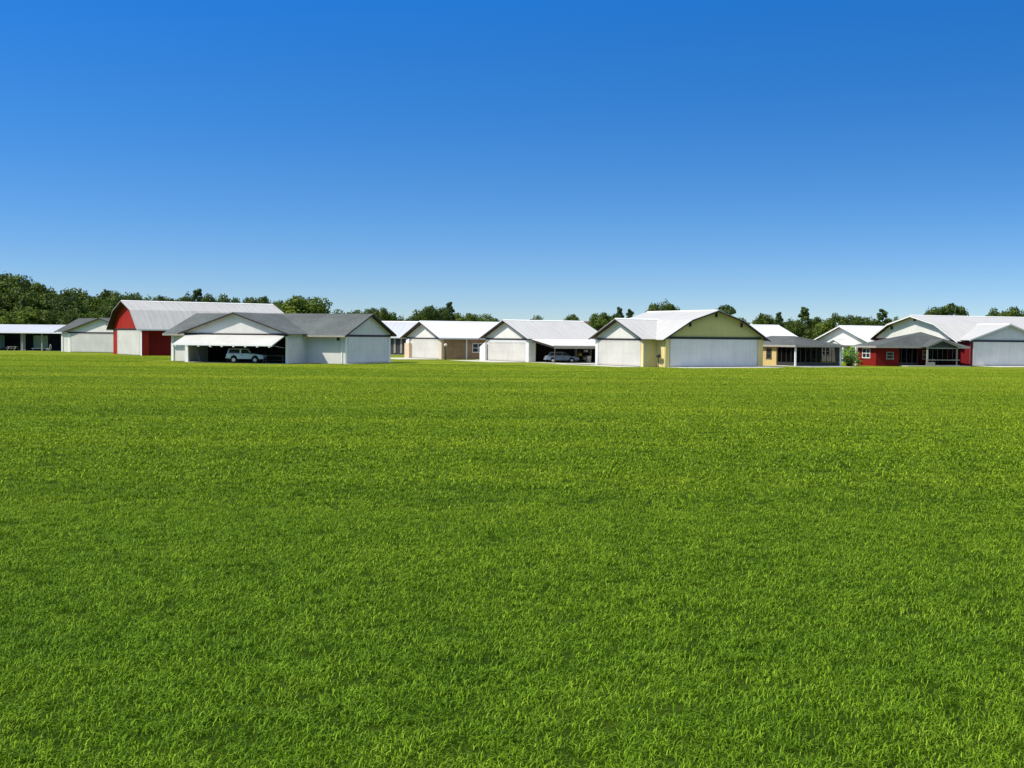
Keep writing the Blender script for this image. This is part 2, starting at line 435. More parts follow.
# ------------------------------------------------------------------ 3. grey-roofed hangar with the raised door
e = empty('grey_roofed_hangar', (-20.6, 147.8, 0), R(70), 'long white hangar under grey shingles with its front door swung up like an awning', 'hangar')
MAIN = e
w, L, ov = 12.7, 25.3, 0.6
pB = [(-1.15, 3.5), (w / 2, 6.3), (w + ov, 3.62)]
x0, y0, y1 = -4.6, 5.3, 20.0
pA = [(y0 - ov, 3.62), ((y0 + y1) / 2, 6.22), (y1 + ov, 3.62)]
m = MB()
m.prism(gable_poly(pA, y0, y1, z0=3.36), 'x', x0, x0 + WT)                 # gable over the opening
m.box(x0, x0 + WT, y0, y0 + 0.35, 0, 3.355).box(x0, x0 + WT, y1 - 0.5, y1, 0, 3.355)
m.box(x0 + WT + .002, -.002, y0, y0 + WT, 0, 3.7).box(x0 + WT + .002, -.002, y1 - WT, y1, 0, 3.7)
m.box(0, WT, WT + .002, y0 + WT, 0, 3.7).box(0, WT, y1 - WT, L, 0, 3.7)
m.prism(gable_poly(pB, 0, w), 'y', 0, WT); m.prism(gable_poly(pB, WT + .002, w - .002), 'y', L - WT, L)
m.box(w - WT, w, WT + .002, L, 0, 3.7)
m.build('wall', 'white', e)
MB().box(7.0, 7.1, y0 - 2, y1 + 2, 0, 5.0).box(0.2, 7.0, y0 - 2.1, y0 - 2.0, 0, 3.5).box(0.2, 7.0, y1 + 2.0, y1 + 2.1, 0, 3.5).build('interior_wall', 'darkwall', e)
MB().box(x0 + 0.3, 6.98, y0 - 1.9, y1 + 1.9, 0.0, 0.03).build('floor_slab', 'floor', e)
roof(e, pB, 'y', -ov, L + ov, 'shingle', fascia='brown', eave_trim='palewood')
roof(e, pA, 'x', x0 - ov, w / 2 - 0.15, 'shingle', fascia='brown', ends=(True, False))
beam(e, 'x', x0, y0 - 0.05, y1 + 0.05, 3.32, 3.62, 'brown')
# raised door, hinged at the head and swung out
dl = MB()
a, b = Vector((x0 - 0.15, 0, 3.42)), Vector((x0 - 3.0, 0, 2.28))
dl.prism([(a.x, a.z), (b.x, b.z), (b.x + 0.04, b.z - 0.11), (a.x + 0.04, a.z - 0.11)], 'y', y0 + 0.35, y1 - 0.3)
dr = dl.build('raised_door', 'door_x', e)
fr = MB().box(b.x - 0.05, b.x - 0.004, y0 + 0.35, y1 - 0.3, b.z - 0.16, b.z + 0.03)
for i in range(9):
    yy = y0 + 0.8 + i * (y1 - y0 - 1.5) / 8
    fr.box(b.x - 0.02, b.x + 0.2, yy - 0.12, yy + 0.12, b.z - 0.3, b.z - 0.165)
fr.build('door_edge', 'trim', dr)
for q in (y0 + 0.5, y1 - 0.6): MB().bar((x0 - 0.1, q, 1.9), (b.x + 0.3, q, 2.2), 0.03).build('door_strut', 'steel', dr)
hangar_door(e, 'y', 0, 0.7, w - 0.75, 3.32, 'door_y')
beam(e, 'y', 0, 0.05, w - 0.05, 3.36, 3.6, 'brown')
MB().box(0.0, 0.55, -0.06, -0.004, 0, 3.3).build('corner_post', 'trim', e)
MB().box(w - 0.6, w, -0.06, -0.004, 0, 3.3).build('corner_post', 'trim', e)
MB().box(-0.08, -0.004, 0.35, 0.45, 0.1, 3.3).build('downpipe', 'trim', e)
MB().box(-0.22, -0.01, 0.75, 1.05, 2.85, 3.2).build('wall_lamp', 'black', e)
MB().box(-0.15, -0.004, L - 0.35, L, 0, 3.45).build('corner_post', 'trim', e)
MB().box(x0 - 0.06, x0 - 0.004, y0, y0 + 0.3, 0, 3.3).build('corner_post', 'trim', e)
MB().box(x0 - 0.06, x0 - 0.004, y1 - 0.45, y1, 0, 3.3).build('corner_post', 'trim', e)
apron(x0 - 1.0, x0 + 0.3, y0 + 0.3, y1 - 0.3, e)
apron(-0.6, w + 0.2, -0.9, -0.1, e)

# things in the open hangar
def ladder(name, loc, rz, H, lean, label):
    o = empty(name, loc, rz, label, 'ladder')
    m = MB()
    for s in (-0.22, 0.22): MB().bar((0, s, 0), (lean, s, H), 0.04).build('rail', 'steel', o)
    for i in range(1, int(H / 0.3)):
        z = i * 0.3; MB().bar((lean * z / H, -0.22, z), (lean * z / H, 0.22, z), 0.022).build('rung', 'steel', o)
    return o
ladder('ladder', loc_of(e, x0 + 1.4, y1 - 1.3), e.rotation_euler.z - R(80), 2.6, -1.1, 'pale ladder leaning inside the open hangar under the raised door')
c = empty('wooden_chair', loc_of(e, x0 + 0.9, 13.9), e.rotation_euler.z + R(160), 'red-brown wooden chair behind the silver four-wheel drive in the open hangar', 'chair')
MB().box(-0.3, 0.3, -0.3, 0.3, 0.42, 0.48).build('seat', 'wood', c)
m = MB()
for i in range(4): m.prism([(-0.34, 0.485), (-0.29, 0.485), (-0.43, 1.45), (-0.48, 1.45)], 'y', -0.3 + i * 0.16, -0.18 + i * 0.16)
m.build('backrest', 'wood', c)
for sx in (-0.25, 0.25):
    for sy in (-0.25, 0.25): MB().box(sx - 0.04, sx + 0.04, sy - 0.04, sy + 0.04, 0, 0.415).build('leg', 'wood', c)
for s in (-1, 1): MB().box(-0.3, 0.38, s * 0.34 - 0.05, s * 0.34 + 0.05, 0.68, 0.73).box(0.28, 0.36, s * 0.34 - 0.04, s * 0.34 + 0.04, 0.0, 0.675).build('armrest', 'wood', c)
c = empty('hanging_lamp', loc_of(e, x0 + 1.2, y1 - 3.0, 2.55), 0, 'white cylinder lamp hanging from the rafters of the open hangar', 'lamp')
MB().bar((0, 0, 0), (0, 0, -0.75), 0.09, 0.15, 10).build('lamp_shade', 'trim', c); MB().bar((0, 0, 0.005), (0, 0, 1.0), 0.015, n=6).build('cord', 'black', c)
c = empty('work_bench', loc_of(e, x0 + 3.0, 9.0), e.rotation_euler.z, 'wooden workbench with a lower shelf at the back of the open hangar', 'workbench')
MB().box(-0.4, 0.4, -1.5, 1.5, 0.85, 0.92).build('bench_top', 'palewood', c); MB().box(-0.35, 0.35, -1.4, 1.4, 0.3, 0.34).build('shelf', 'palewood', c)
for sx in (-0.34, 0.34):
    for sy in (-1.4, 1.4): MB().box(sx - 0.05, sx + 0.05, sy - 0.05, sy + 0.05, 0, 0.845).build('leg', 'palewood', c)

# ------------------------------------------------------------------ vehicles
def arch_poly(pts, wheels, r, zb):
    """side outline: upper edge points (rear to front), lower edge with wheel arches (front to rear)"""
    out = list(pts)
    for cx in sorted(wheels, reverse=True):
        out.append((cx + r, zb))
        for k in range(1, 8):
            t = math.pi * k / 8; out.append((cx + r * math.cos(t), zb + (0.10 + r * 0.85) * math.sin(t)))
        out.append((cx - r, zb))
    return out

def make_car(name, label, cat, loc, rz, paint, spec):
    o = empty(name, loc, rz, label, cat)
    W = spec['W'] / 2; r = spec['r']; zb = spec['zb']; wh = spec['wheels']
    body = MB().prism(arch_poly(spec['lower'], wh, r + 0.07, zb), 'y', -W, W)
    body.build('body', paint, o, bevel=0.06)
    g = spec['green']; gz = spec['gz']; zt = spec['zt']; ti = spec['tumble']      # cabin: base points (xr, xf), roof (xr2, xf2)
    (xr, xf), (xr2, xf2) = g
    vs = [(xr, -W + .04, gz), (xf, -W + .04, gz), (xf, W - .04, gz), (xr, W - .04, gz), (xr2, -W + ti, zt), (xf2, -W + ti, zt), (xf2, W - ti, zt), (xr2, W - ti, zt)]
    MB().add(vs, [(0, 3, 2, 1), (4, 5, 6, 7), (0, 1, 5, 4), (2, 3, 7, 6), (1, 2, 6, 5), (0, 4, 7, 3)]).build('cabin', paint, o, bevel=0.07)
    def side(s, x, t):      # point on the side glass plane; t 0 base, 1 roof
        return (x, s * ((W - .04) * (1 - t) + (W - ti) * t + 0.012), gz + (zt - gz) * t)
    for s in (-1, 1):
        for (a0, a1, b0, b1) in spec['windows']:
            q = [side(s, a0, 0.10), side(s, a1, 0.10), side(s, b1, 0.86), side(s, b0, 0.86)]
            q2 = [(x, y - s * 0.03, z) for x, y, z in q]
            MB().add(q + q2, [(0, 1, 2, 3), (7, 6, 5, 4), (0, 4, 5, 1), (1, 5, 6, 2), (2, 6, 7, 3), (3, 7, 4, 0)]).build('window', 'glass', o)
        for dx in spec['doors']:
            y_ = s * (W + 0.006)
            d = MB().box(dx[0], dx[1], min(y_, y_ - s * .01), max(y_, y_ - s * .01), zb + 0.12, gz - 0.05).build('door', paint, o)
            MB().box(dx[0] + 0.08, dx[0] + 0.28, *sorted((y_ + s * .004, y_ + s * .04)), gz - 0.22, gz - 0.17).build('handle', 'black', d)
        MB().box(xf - 0.25, xf - 0.1, *sorted((s * (W + 0.0), s * (W + 0.2))), gz + 0.02, gz + 0.2).build('mirror', 'black', o)
        for nm, xx, mt, z_ in (('headlight', spec['front'], 'lamp_white', spec['lz']), ('tail_light', spec['rear'], 'lamp_red', spec['tz'])):
            sg = 1 if nm == 'headlight' else -1
            MB().box(*sorted((xx - sg * 0.06, xx + sg * 0.035)), *sorted((s * (W - 0.08), s * (W - 0.36))), z_ - 0.09, z_ + 0.09).build(nm, mt, o)
        for cx in wh:
            wv = empty_part('wheel', o, (cx, s * (W - 0.13), r))
            t = MB().bar((0, -0.12, 0), (0, 0.12, 0), r, n=20).build('tyre', 'rubber', wv, bevel=0.03)
            MB().bar((0, -0.125 if s < 0 else 0.125, 0), (0, (-0.145 if s < 0 else 0.145), 0), r * 0.62, r * 0.5, n=16).build('rim', 'alloy', wv)
    for t0, xa, xb_, yy in (('rear_glass', xr, xr2, -1), ('windscreen', xf, xf2, 1)):
        sg = -1 if yy < 0 else 1
        pts = []
        for t in (0.12, 0.86):
            x_ = xa + (xb_ - xa) * t + sg * 0.012; wv = (W - .04) * (1 - t) + (W - ti) * t - 0.13
            pts += [(x_, -wv, gz + (zt - gz) * t), (x_, wv, gz + (zt - gz) * t)]
        p2 = [(x - sg * 0.03, y, z) for x, y, z in pts]
        MB().add([pts[0], pts[1], pts[3], pts[2]] + [p2[0], p2[1], p2[3], p2[2]], [(0, 1, 2, 3), (7, 6, 5, 4), (0, 4, 5, 1), (1, 5, 6, 2), (2, 6, 7, 3), (3, 7, 4, 0)]).build(t0, 'glass', o)
    for xx, sg in ((spec['front'], 1), (spec['rear'], -1)):
        MB().box(*sorted((xx - sg * 0.05, xx + sg * 0.12)), -W + 0.05, W - 0.05, zb + 0.05, zb + 0.27).build('bumper', spec['bump'], o, bevel=0.03)
    MB().box(spec['rear'] - 0.015, spec['rear'] - 0.002 + 0.03, -0.26, 0.26, spec['tz'] - 0.28, spec['tz'] - 0.14).build('number_plate', 'trim', o)
    return o
def empty_part(name, parent, loc):
    o = bpy.data.objects.new(name, None); COL.objects.link(o); o.parent = parent; o.location = loc; return o

suv = dict(W=1.75, r=0.36, zb=0.48, wheels=(-1.33, 1.30), lower=[(-2.25, 0.62), (-2.28, 1.02), (-2.22, 1.12), (0.95, 1.12), (2.05, 1.02), (2.22, 0.92), (2.25, 0.62), (2.2, 0.48)],
           green=((-2.2, 1.0), (-2.02, 0.30)), gz=1.10, zt=1.74, tumble=0.2,
           windows=((-2.0, -0.62, -1.90, -0.62), (-0.42, 0.74, -0.42, 0.30)), doors=((-0.5, 0.85),), front=2.25, rear=-2.26, lz=0.86, tz=0.95, bump='steel')
sx, sy, _ = loc_of(MAIN, x0 - 0.35, 10.9)
make_car('parked_suv', 'silver white two-door four-wheel drive parked under the raised hangar door', 'car', (sx, sy, 0.03), R(-4), 'suvpaint', suv)
wagon = dict(W=1.75, r=0.31, zb=0.30, wheels=(-1.33, 1.30), lower=[(-2.25, 0.45), (-2.3, 0.78), (-2.2, 0.95), (0.9, 0.95), (2.0, 0.82), (2.24, 0.68), (2.28, 0.42), (2.2, 0.30)],
             green=((-2.15, 1.1), (-1.65, 0.25)), gz=0.92, zt=1.46, tumble=0.26,
             windows=((-1.95, -1.15, -1.6, -1.15), (-1.05, -0.1, -1.05, -0.1), (0.0, 0.95, 0.0, 0.28)), doors=((-1.0, -0.08), (-0.02, 0.95)), front=2.27, rear=-2.28, lz=0.66, tz=0.76, bump='bluepaint')

# ------------------------------------------------------------------ 4. tan brick hangar house
e = empty('tan_hangar', (-10.6, 182.7, 0), R(30), 'tan brick hangar with bright white metal roof and a paired window', 'hangar')
TAN = e
w, L, ov = 12.7, 14.0, 0.7
pA = [(-ov, 3.3), (w / 2, 5.85), (w + ov, 3.3)]
m = MB(); m.prism(gable_poly(pA, 0, w), 'x', 0, WT); m.build('wall', 'white', e)
m = MB(); m.box(WT + .002, L, 0, WT, 0, 3.4).box(WT + .002, L, w - WT, w, 0, 3.4); m.prism(gable_poly(pA, WT + .002, w - WT - .002), 'x', L - WT, L)
m.build('wall', 'tan', e)
roof(e, pA, 'x', -0.9, L + 0.5, 'metal_clean_x', fascia='brown', ends=(True, False), eave_trim='trim')
beam(e, 'x', 0, 0.1, w - 0.1, 3.08, 3.26, 'brown')
hangar_door(e, 'x', 0, 0.9, w - 1.9, 3.05, 'door_x')
MB().box(-0.2, -0.004, 0.0, 0.75, 0, 3.05).build('corner_post', 'tanlight', e)
MB().box(-0.5, -0.004, w - 1.7, w, 0, 2.35).build('pier', 'tanlight', e); MB().box(-0.35, -0.004, w - 1.3, w - 0.2, 2.36, 3.05).build('pier', 'trim', e)
window(e, 'y', 0, 5.1, 7.1, 1.05, 2.45)
MB().box(3.95, 4.15, -0.14, -0.004, 0, 3.2).build('downpipe', 'trim', e)
apron(-7.0, -0.1, 0.2, w, e); apron(5.0, 13.0, -6, -0.1, e)
c = empty('lamp_post', (*spot(445.3, 178.5), 0), 0, 'short garden lamp post with milky globe by the tan brick wall', 'lamp post')
MB().bar((0, 0, 0), (0, 0, 1.95), 0.06, 0.05).bar((0, 0, 0), (0, 0, 0.25), 0.12, 0.08).build('post', 'brown', c); MB().sphere((0, 0, 2.2), 0.26).build('globe', 'globe', c, smooth=True); MB().bar((0, 0, 1.951), (0, 0, 2.0), 0.12, 0.14).build('collar', 'brown', c)

# white-roofed house behind the tan hangar
e = empty('white_house', (*spot(432, 222), 0), R(80), 'white roofed house glimpsed in the gap between the grey roofed hangar and the tan one', 'house')
pB = [(-0.6, 3.3), (5.5, 6.25), (11.6, 3.3)]
m = MB(); m.box(0, WT, 0, 16, 0, 3.4).box(11 - WT, 11, 0, 16, 0, 3.4); m.prism(gable_poly(pB, WT + .002, 11 - WT - .002), 'y', 0, WT); m.prism(gable_poly(pB, WT + .002, 11 - WT - .002), 'y', 16 - WT, 16)
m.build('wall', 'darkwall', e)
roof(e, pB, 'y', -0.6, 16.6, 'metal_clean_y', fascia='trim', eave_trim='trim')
for i in range(7):
    y_ = 4.5 + i * 1.25
    MB().box(-0.1, -0.004, y_, y_ + 0.35, 0.3, 3.1).build('shutter', 'palewood', e)
apron(-1.6, -0.4, 2, 15, e)

# ------------------------------------------------------------------ 5. white hangar with carport
e = empty('carport_hangar', (2.5, 167.8, 0), R(30), 'white hangar with a pale roof sweeping down over an open carport', 'hangar')
CARP = e
w, L, ov = 13.0, 12.6, 0.65
pA = [(-ov, 3.3), (w / 2, 5.95), (w + ov, 3.3)]
m = MB(); m.prism(gable_poly(pA, 0, w), 'x', 0, WT)
m.box(WT + .002, 0.9, 0, WT, 0, 3.4).box(L - 0.9, L, 0, WT, 0, 3.4).box(WT + .002, L, w - WT, w, 0, 3.4)
m.prism(gable_poly(pA, WT + .002, w - WT - .002), 'x', L - WT, L)
m.build('wall', 'white', e)
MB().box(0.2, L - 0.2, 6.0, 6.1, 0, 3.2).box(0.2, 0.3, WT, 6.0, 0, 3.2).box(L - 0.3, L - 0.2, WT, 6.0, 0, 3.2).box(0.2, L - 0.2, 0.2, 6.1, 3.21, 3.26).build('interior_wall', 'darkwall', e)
roof(e, pA, 'x', -0.75, L + 0.4, 'metal_x', fascia='brown', ends=(True, False), eave_trim=None)
MB().prism([(-ov - 0.02, 3.28), (-6.3, 2.42), (-6.3, 2.30), (-ov - 0.02, 3.16)], 'x', -0.1, L + 2.0).build('carport_roof', 'metal_clean_x', e)
MB().box(0.1, L + 1.8, -6.2, -6.02, 1.98, 2.28).build('carport_beam', 'palewood', e)
MB().prism([(-0.7, 3.14), (-6.1, 2.285), (-6.1, 2.05), (-0.7, 2.86)], 'x', -0.08, -0.0).build('fascia', 'brown', e)
for x in (0.25, 7.2, 13.6): MB().box(x - 0.06, x + 0.06, -6.17, -6.05, 0, 1.975).build('carport_post', 'frame', e)
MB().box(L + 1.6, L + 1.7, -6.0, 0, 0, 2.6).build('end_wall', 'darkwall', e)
beam(e, 'x', 0, 0.1, w - 0.1, 3.1, 3.3, 'brown'); beam(e, 'x', 0, 0.15, w - 0.9, 2.74, 3.095, 'grey', d=0.05, name='transom')
hangar_door(e, 'x', 0, 0.8, w - 1.1, 2.7, 'door_x')
MB().box(-0.3, -0.004, -0.05, 0.7, 0, 2.73).build('corner_post', 'trim', e)
MB().prism([(w - 0.75, 0), (w + 0.9, 0), (w + 0.9, 2.0), (w - 0.75, 2.7)], 'x', -0.5, -0.2).build('pier', 'trim', e)
apron(-6, -0.1, 0.0, w, e); apron(-0.6, L + 2, -16, -0.2, e)
wx, wy, _ = loc_of(e, 3.6, -2.5)
make_car('parked_wagon', 'pale blue station wagon parked nose inward in the open carport', 'car', (wx, wy, 0.02), R(30 - 22), 'bluepaint', wagon)
c = empty('storage_shelf', loc_of(e, 8.4, -0.6, 0.02), e.rotation_euler.z, 'dark shelving unit with odds and ends at the back of the carport', 'shelf')
m = MB()
for z in (0.3, 0.85, 1.4, 1.9): m.box(-1.2, 1.2, -0.25, 0.25, z, z + 0.04)
m.build('shelf', 'palewood', c)
for sx_ in (-1.25, 1.25): MB().box(sx_ - 0.04, sx_ + 0.04, -0.25, 0.25, 0, 2.0).build('side_frame', 'steel', c)
for i, (nm, x, z, s, mt, lb) in enumerate((('storage_box', -0.6, 0.89, 0.32, 'yellow', 'yellow plastic box on the middle shelf of the carport shelving'), ('storage_box', 0.5, 1.44, 0.28, 'trim', 'white box on an upper shelf of the carport shelving'), ('storage_box', 0.35, 0.34, 0.34, 'steel', 'grey box on the bottom shelf of the carport shelving'))):
    bx_ = loc_of(c, x, 0, z + 0.022)
    o = empty(nm, bx_, c.rotation_euler.z, lb, 'box', 'boxes on the carport shelving')
    MB().box(-s, s, -0.2, 0.2, 0, s).build('tub', mt, o, bevel=0.02); MB().box(-s - .02, s + .02, -0.22, 0.22, s + .001, s + 0.04).build('lid', mt, o)
c = empty('waste_bin', loc_of(e, 6.7, -4.6, 0.02), 0.4, 'grey wheeled waste bin standing in front of the blue wagon in the carport', 'bin')
MB().add([(-.24, -.26, .06), (.24, -.26, .06), (.24, .26, .06), (-.24, .26, .06), (-.3, -.32, .95), (.3, -.32, .95), (.3, .32, .95), (-.3, .32, .95)], [(0, 3, 2, 1), (4, 5, 6, 7), (0, 1, 5, 4), (1, 2, 6, 5), (2, 3, 7, 6), (3, 0, 4, 7)]).build('body', 'steel', c)
MB().box(-.33, .33, -.35, .36, .955, 1.02).build('lid', 'black', c, bevel=.02)
for s in (-.22, .22): MB().bar((s - .03, .3, .1), (s + .03, .3, .1), .1, n=12).build('wheel', 'rubber', c)

# ------------------------------------------------------------------ 6. yellow hangar with gambrel roof
e = empty('yellow_hangar', (18.6, 146.2, 0), R(30), 'large yellow hangar with a pale gambrel roof, wide shaded door and cream side gable', 'hangar')
YEL = e
w, L, ov = 15.6, 13.6, 0.75
pB = [(-ov, 3.38), (w / 2 - 4.1, 5.85), (w / 2, 7.08), (w / 2 + 4.1, 5.85), (w + ov, 3.38)]
x0, y0, y1 = -1.9, 1.7, 12.0
pA = [(y0 - ov, 3.42), ((y0 + y1) / 2, 5.95), (y1 + ov, 3.42)]
m = MB(); m.prism(gable_poly(pB, 0, w), 'y', 0, WT); m.build('wall', 'olive', e)
m = MB(); m.box(0, WT, WT + .002, y0 + WT, 0, 3.55).box(x0 + WT + .002, 0, y0, y0 + WT, 0, 3.5).box(x0 + WT + .002, 0, y1 - WT, y1, 0, 3.5)
m.box(0, WT, y1 - WT, L, 0, 3.55).box(w - WT, w, WT + .002, L, 0, 3.55); m.prism(gable_poly(pB, WT + .002, w - WT - .002), 'y', L - WT, L)
m.build('wall', 'cream', e)
m = MB(); m.prism(gable_poly(pA, y0, y1), 'x', x0, x0 + WT); m.build('wall', 'white', e)
roof(e, pB, 'y', -0.55, L + 0.6, 'metal_y', fascia='brown', fh=0.22)
roof(e, pA, 'x', x0 - ov, 4.2, 'metal_x', fascia='brown', ends=(True, False))
beam(e, 'x', x0, y0 + 0.05, y1 - 0.05, 3.26, 3.46, 'brown')
hangar_door(e, 'x', x0, y0 + 0.6, y1 - 0.45, 3.2, 'door_x')
MB().box(x0 - 0.12, x0 - 0.004, y0 - 0.02, y0 + 0.5, 0, 3.24).build('corner_post', 'cream', e)
MB().box(x0 - 0.12, x0 - 0.004, y1 - 0.38, y1 + 0.15, 0, 3.24).build('corner_post', 'trim', e)
hangar_door(e, 'y', 0, 0.75, w - 0.95, 3.44, 'door_y')
beam(e, 'y', 0, 0.3, w - 0.3, 3.5, 3.74, 'black')
brackets(e, 'y', 0, pB, (w / 2 - 4.1, w / 2, w / 2 + 4.1))
MB().box(0.0, 0.6, -0.07, -0.004, 0, 3.45).build('corner_post', 'cream', e); MB().box(w - 0.8, w, -0.07, -0.004, 0, 3.45).build('corner_post', 'cream', e)
apron(0.2, w - 0.2, -4.5, -0.1, e); apron(x0 - 3.5, x0 - 0.1, y0, y1 + 5, e)
c = empty('pole_barbecue', loc_of(e, x0 + 1.3, y0 - 1.2), 0, 'small dark round-bodied grill on a thin post against the yellow wall', 'grill')
MB().bar((0, 0, 0), (0, 0, 1.15), 0.05).build('post', 'black', c); MB().sphere((0, 0, 1.38), 0.28, 14, 8, 0.75).build('bowl', 'black', c, smooth=True); MB().bar((0, 0, 0), (0, 0, 0.04), 0.28, n=14).build('base', 'black', c)

# ------------------------------------------------------------------ hip roofs
def hip(parent, x0, x1, y0, y1, ze, zr, ra, rb, mat, name='roof', trim='palewood'):
    """hip roof: eave rectangle and a ridge from ra to rb"""
    vs = [(x0, y0, ze), (x1, y0, ze), (x1, y1, ze), (x0, y1, ze), (*ra, zr), (*rb, zr)]
    lo = [(x, y, z - 0.14) for x, y, z in vs]
    # ridge runs along y: ra is at the -y end
    top = [(0, 1, 4), (1, 2, 5, 4), (2, 3, 5), (3, 0, 4, 5)]
    fs = top + [tuple(i + 6 for i in f[::-1]) for f in top] + [(0, 6, 7, 1), (1, 7, 8, 2), (2, 8, 9, 3), (3, 9, 6, 0)]
    r = MB().add(vs + lo, fs).build(name, mat, parent)
    m = MB()
    m.box(x0 - .05, x1 + .05, y0 - .05, y0 - .003, ze - 0.24, ze + 0.01).box(x0 - .05, x1 + .05, y1 + .003, y1 + .05, ze - 0.24, ze + 0.01)
    m.box(x0 - .05, x0 - .003, y0, y1, ze - 0.24, ze + 0.01).box(x1 + .003, x1 + .05, y0, y1, ze - 0.24, ze + 0.01)
    m.build('eave_board', trim, parent)
    return r

# ------------------------------------------------------------------ 7. yellow porch house
e = empty('porch_house', (36.8, 156.0, 0), R(30), 'low yellow house with grey hip roof and a dark screened corner porch', 'house')
W7, D7 = 8.2, 12.0
hip(e, -0.5, W7 + 0.4, -0.5, D7, 2.78, 4.0, (3.6, 4.2), (3.6, 8.6), 'shingle_dark')
m = MB(); m.box(0, WT, 3.6, D7 - .3, 0, 2.7).box(WT + .002, W7, 3.6, 3.6 + WT, 0, 2.7).box(W7 - WT, W7, 3.76, D7 - .3, 0, 2.7)
m.build('wall', 'mustard', e)
window(e, 'x', 0, 4.5, 5.5, 0.95, 2.3, cols=1, frame='frame')
for x, y in ((0.1, 0.1), (W7 - 0.1, 0.1)): MB().box(x - 0.1, x + 0.1, y - 0.1, y + 0.1, 0.1, 2.6).build('porch_post', 'trim', e)
MB().box(2.9, 3.25, 0.3, 0.6, 0.9, 2.6).build('pillar', 'trim', e)
sc = MB()
for i in range(1, 9): sc.box(i * 0.93 - 0.02, i * 0.93 + 0.02, 0.06, 0.12, 0.55, 2.5)
for i in range(1, 4): sc.box(0.06, 0.12, i * 0.9 - 0.02, i * 0.9 + 0.02, 0.55, 2.5)
sc.build('screen_frame', 'frame', e)
MB().box(0.25, W7 - 0.25, 0.16, 0.17, 0.56, 2.5).build('insect_screen', 'mesh', e); MB().box(0.16, 0.17, 0.25, 3.5, 0.56, 2.5).build('insect_screen', 'mesh', e)
MB().box(0.25, W7 - 0.25, 0.13, 0.15, 0.1, 0.55).box(0.13, 0.15, 0.25, 3.5, 0.1, 0.55).build('kick_panel', 'screen', e)
MB().box(-0.1, W7 + 0.1, -0.15, 3.58, 0, 0.1).build('porch_floor', 'concrete', e)
MB().box(0.2, W7 - 0.2, 0.2, 3.55, 2.5, 2.53).build('porch_ceiling', 'screen', e)
entry_door(e, 'y', 3.6, 3.4, 4.4, 2.15); window(e, 'y', 3.6, 5.4, 7.2, 0.9, 2.2)
apron(-4, -0.2, 1, 9, e); apron(-0.3, W7 + .3, -3.0, -.2, e)

# white-roofed house behind the porch house
e = empty('white_roofed_house', (*spot(745, 192), 0), R(30), 'house with plain white metal roof rising behind the yellow porch house', 'house')
w, L = 11.0, 11.5
pA = [(-0.6, 3.4), (5.5, 5.9), (11.6, 3.4)]
m = MB(); m.prism(gable_poly(pA, 0, w), 'x', 0, WT); m.box(WT + .002, L, 0, WT, 0, 3.4).box(WT + .002, L, w - WT, w, 0, 3.4); m.prism(gable_poly(pA, WT + .002, w - WT - .002), 'x', L - WT, L)
m.build('wall', 'grey', e); roof(e, pA, 'x', -0.6, L + .5, 'metal_clean_x', fascia='trim')

# ------------------------------------------------------------------ 8. grey gabled house behind the bush
e = empty('grey_house', (*spot(868, 190), 0), R(30), 'grey house with bright white metal roof and a small porch gable behind the leafy bush', 'house')
w, L, ov = 11.2, 17, 0.8
pA = [(-ov, 3.3), (w / 2, 5.85), (w + ov, 3.3)]
m = MB(); m.prism(gable_poly(pA, 0, w), 'x', 0, WT); m.box(WT + .002, L, 0, WT, 0, 3.4).box(WT + .002, L, w - WT, w, 0, 3.4); m.prism(gable_poly(pA, WT + .002, w - WT - .002), 'x', L - WT, L)
m.build('wall', 'white', e)
roof(e, pA, 'x', -0.8, L + .4, 'metal_clean_x', fascia='trim', eave_trim='trim', ends=(True, False))
pP = [(2.6, 2.7), (5.0, 3.75), (7.4, 2.7)]
roof(e, pP, 'x', -2.6, -0.01, 'metal_clean_x', fascia='trim', ends=(True, False))
MB().prism(gable_poly(pP, 2.9, 7.1, z0=2.5), 'x', -2.4, -2.3).build('porch_gable', 'grey', e)
for y_ in (3.1, 6.9): MB().box(-2.45, -2.25, y_ - 0.1, y_ + 0.1, 0, 2.49).build('porch_post', 'trim', e)
window(e, 'x', 0, 1.0, 2.6, 1.0, 2.3); entry_door(e, 'x', 0, 4.5, 5.5, 2.1); window(e, 'x', 0, 8.4, 10.0, 1.0, 2.3)

# ------------------------------------------------------------------ 9. red house
e = empty('red_house', (49.9, 164.7, 0), R(15), 'red painted house with grey hip roof, white windows and a gabled screened porch', 'house')
X9, Y9 = 13.3, 5.0
hip(e, -0.6, X9 + 0.8, -0.9, Y9 + .5, 2.74, 4.75, (8.4, 2.0), (8.4, 2.5), 'shingle_dark')
m = MB(); m.box(0, WT, 0, Y9, 0, 2.68).box(WT + .002, 3.6, 0, WT, 0, 2.68).box(3.6 - WT, 3.6, WT + .002, 2.6, 0, 2.68).box(3.602, X9, 2.6, 2.6 + WT, 0, 2.68).box(X9 - WT, X9, 2.76, Y9, 0, 2.68)
m.build('wall', 'redbrick', e)
window(e, 'x', 0, 1.4, 3.4, 1.05, 2.4); window(e, 'y', 0, 1.6, 2.7, 0.95, 1.95, cols=1, rows=2, frame='palewood')
pP = [(6.4, 2.72), (8.9, 3.75), (11.8, 2.72)]
MB().prism(gable_poly(pP, 6.8, 11.4, z0=2.6), 'y', -1.9, -1.8).build('porch_gable', 'frame', e)  # dark material paints the porch shade into this gable wall
roof(e, pP, 'y', -2.3, 1.2, 'shingle_dark', fascia='palewood', ends=(True, False))
for x in (6.8, 11.4): MB().box(x - 0.09, x + 0.09, -1.95, -1.77, 0.1, 2.6).build('porch_post', 'palewood', e)
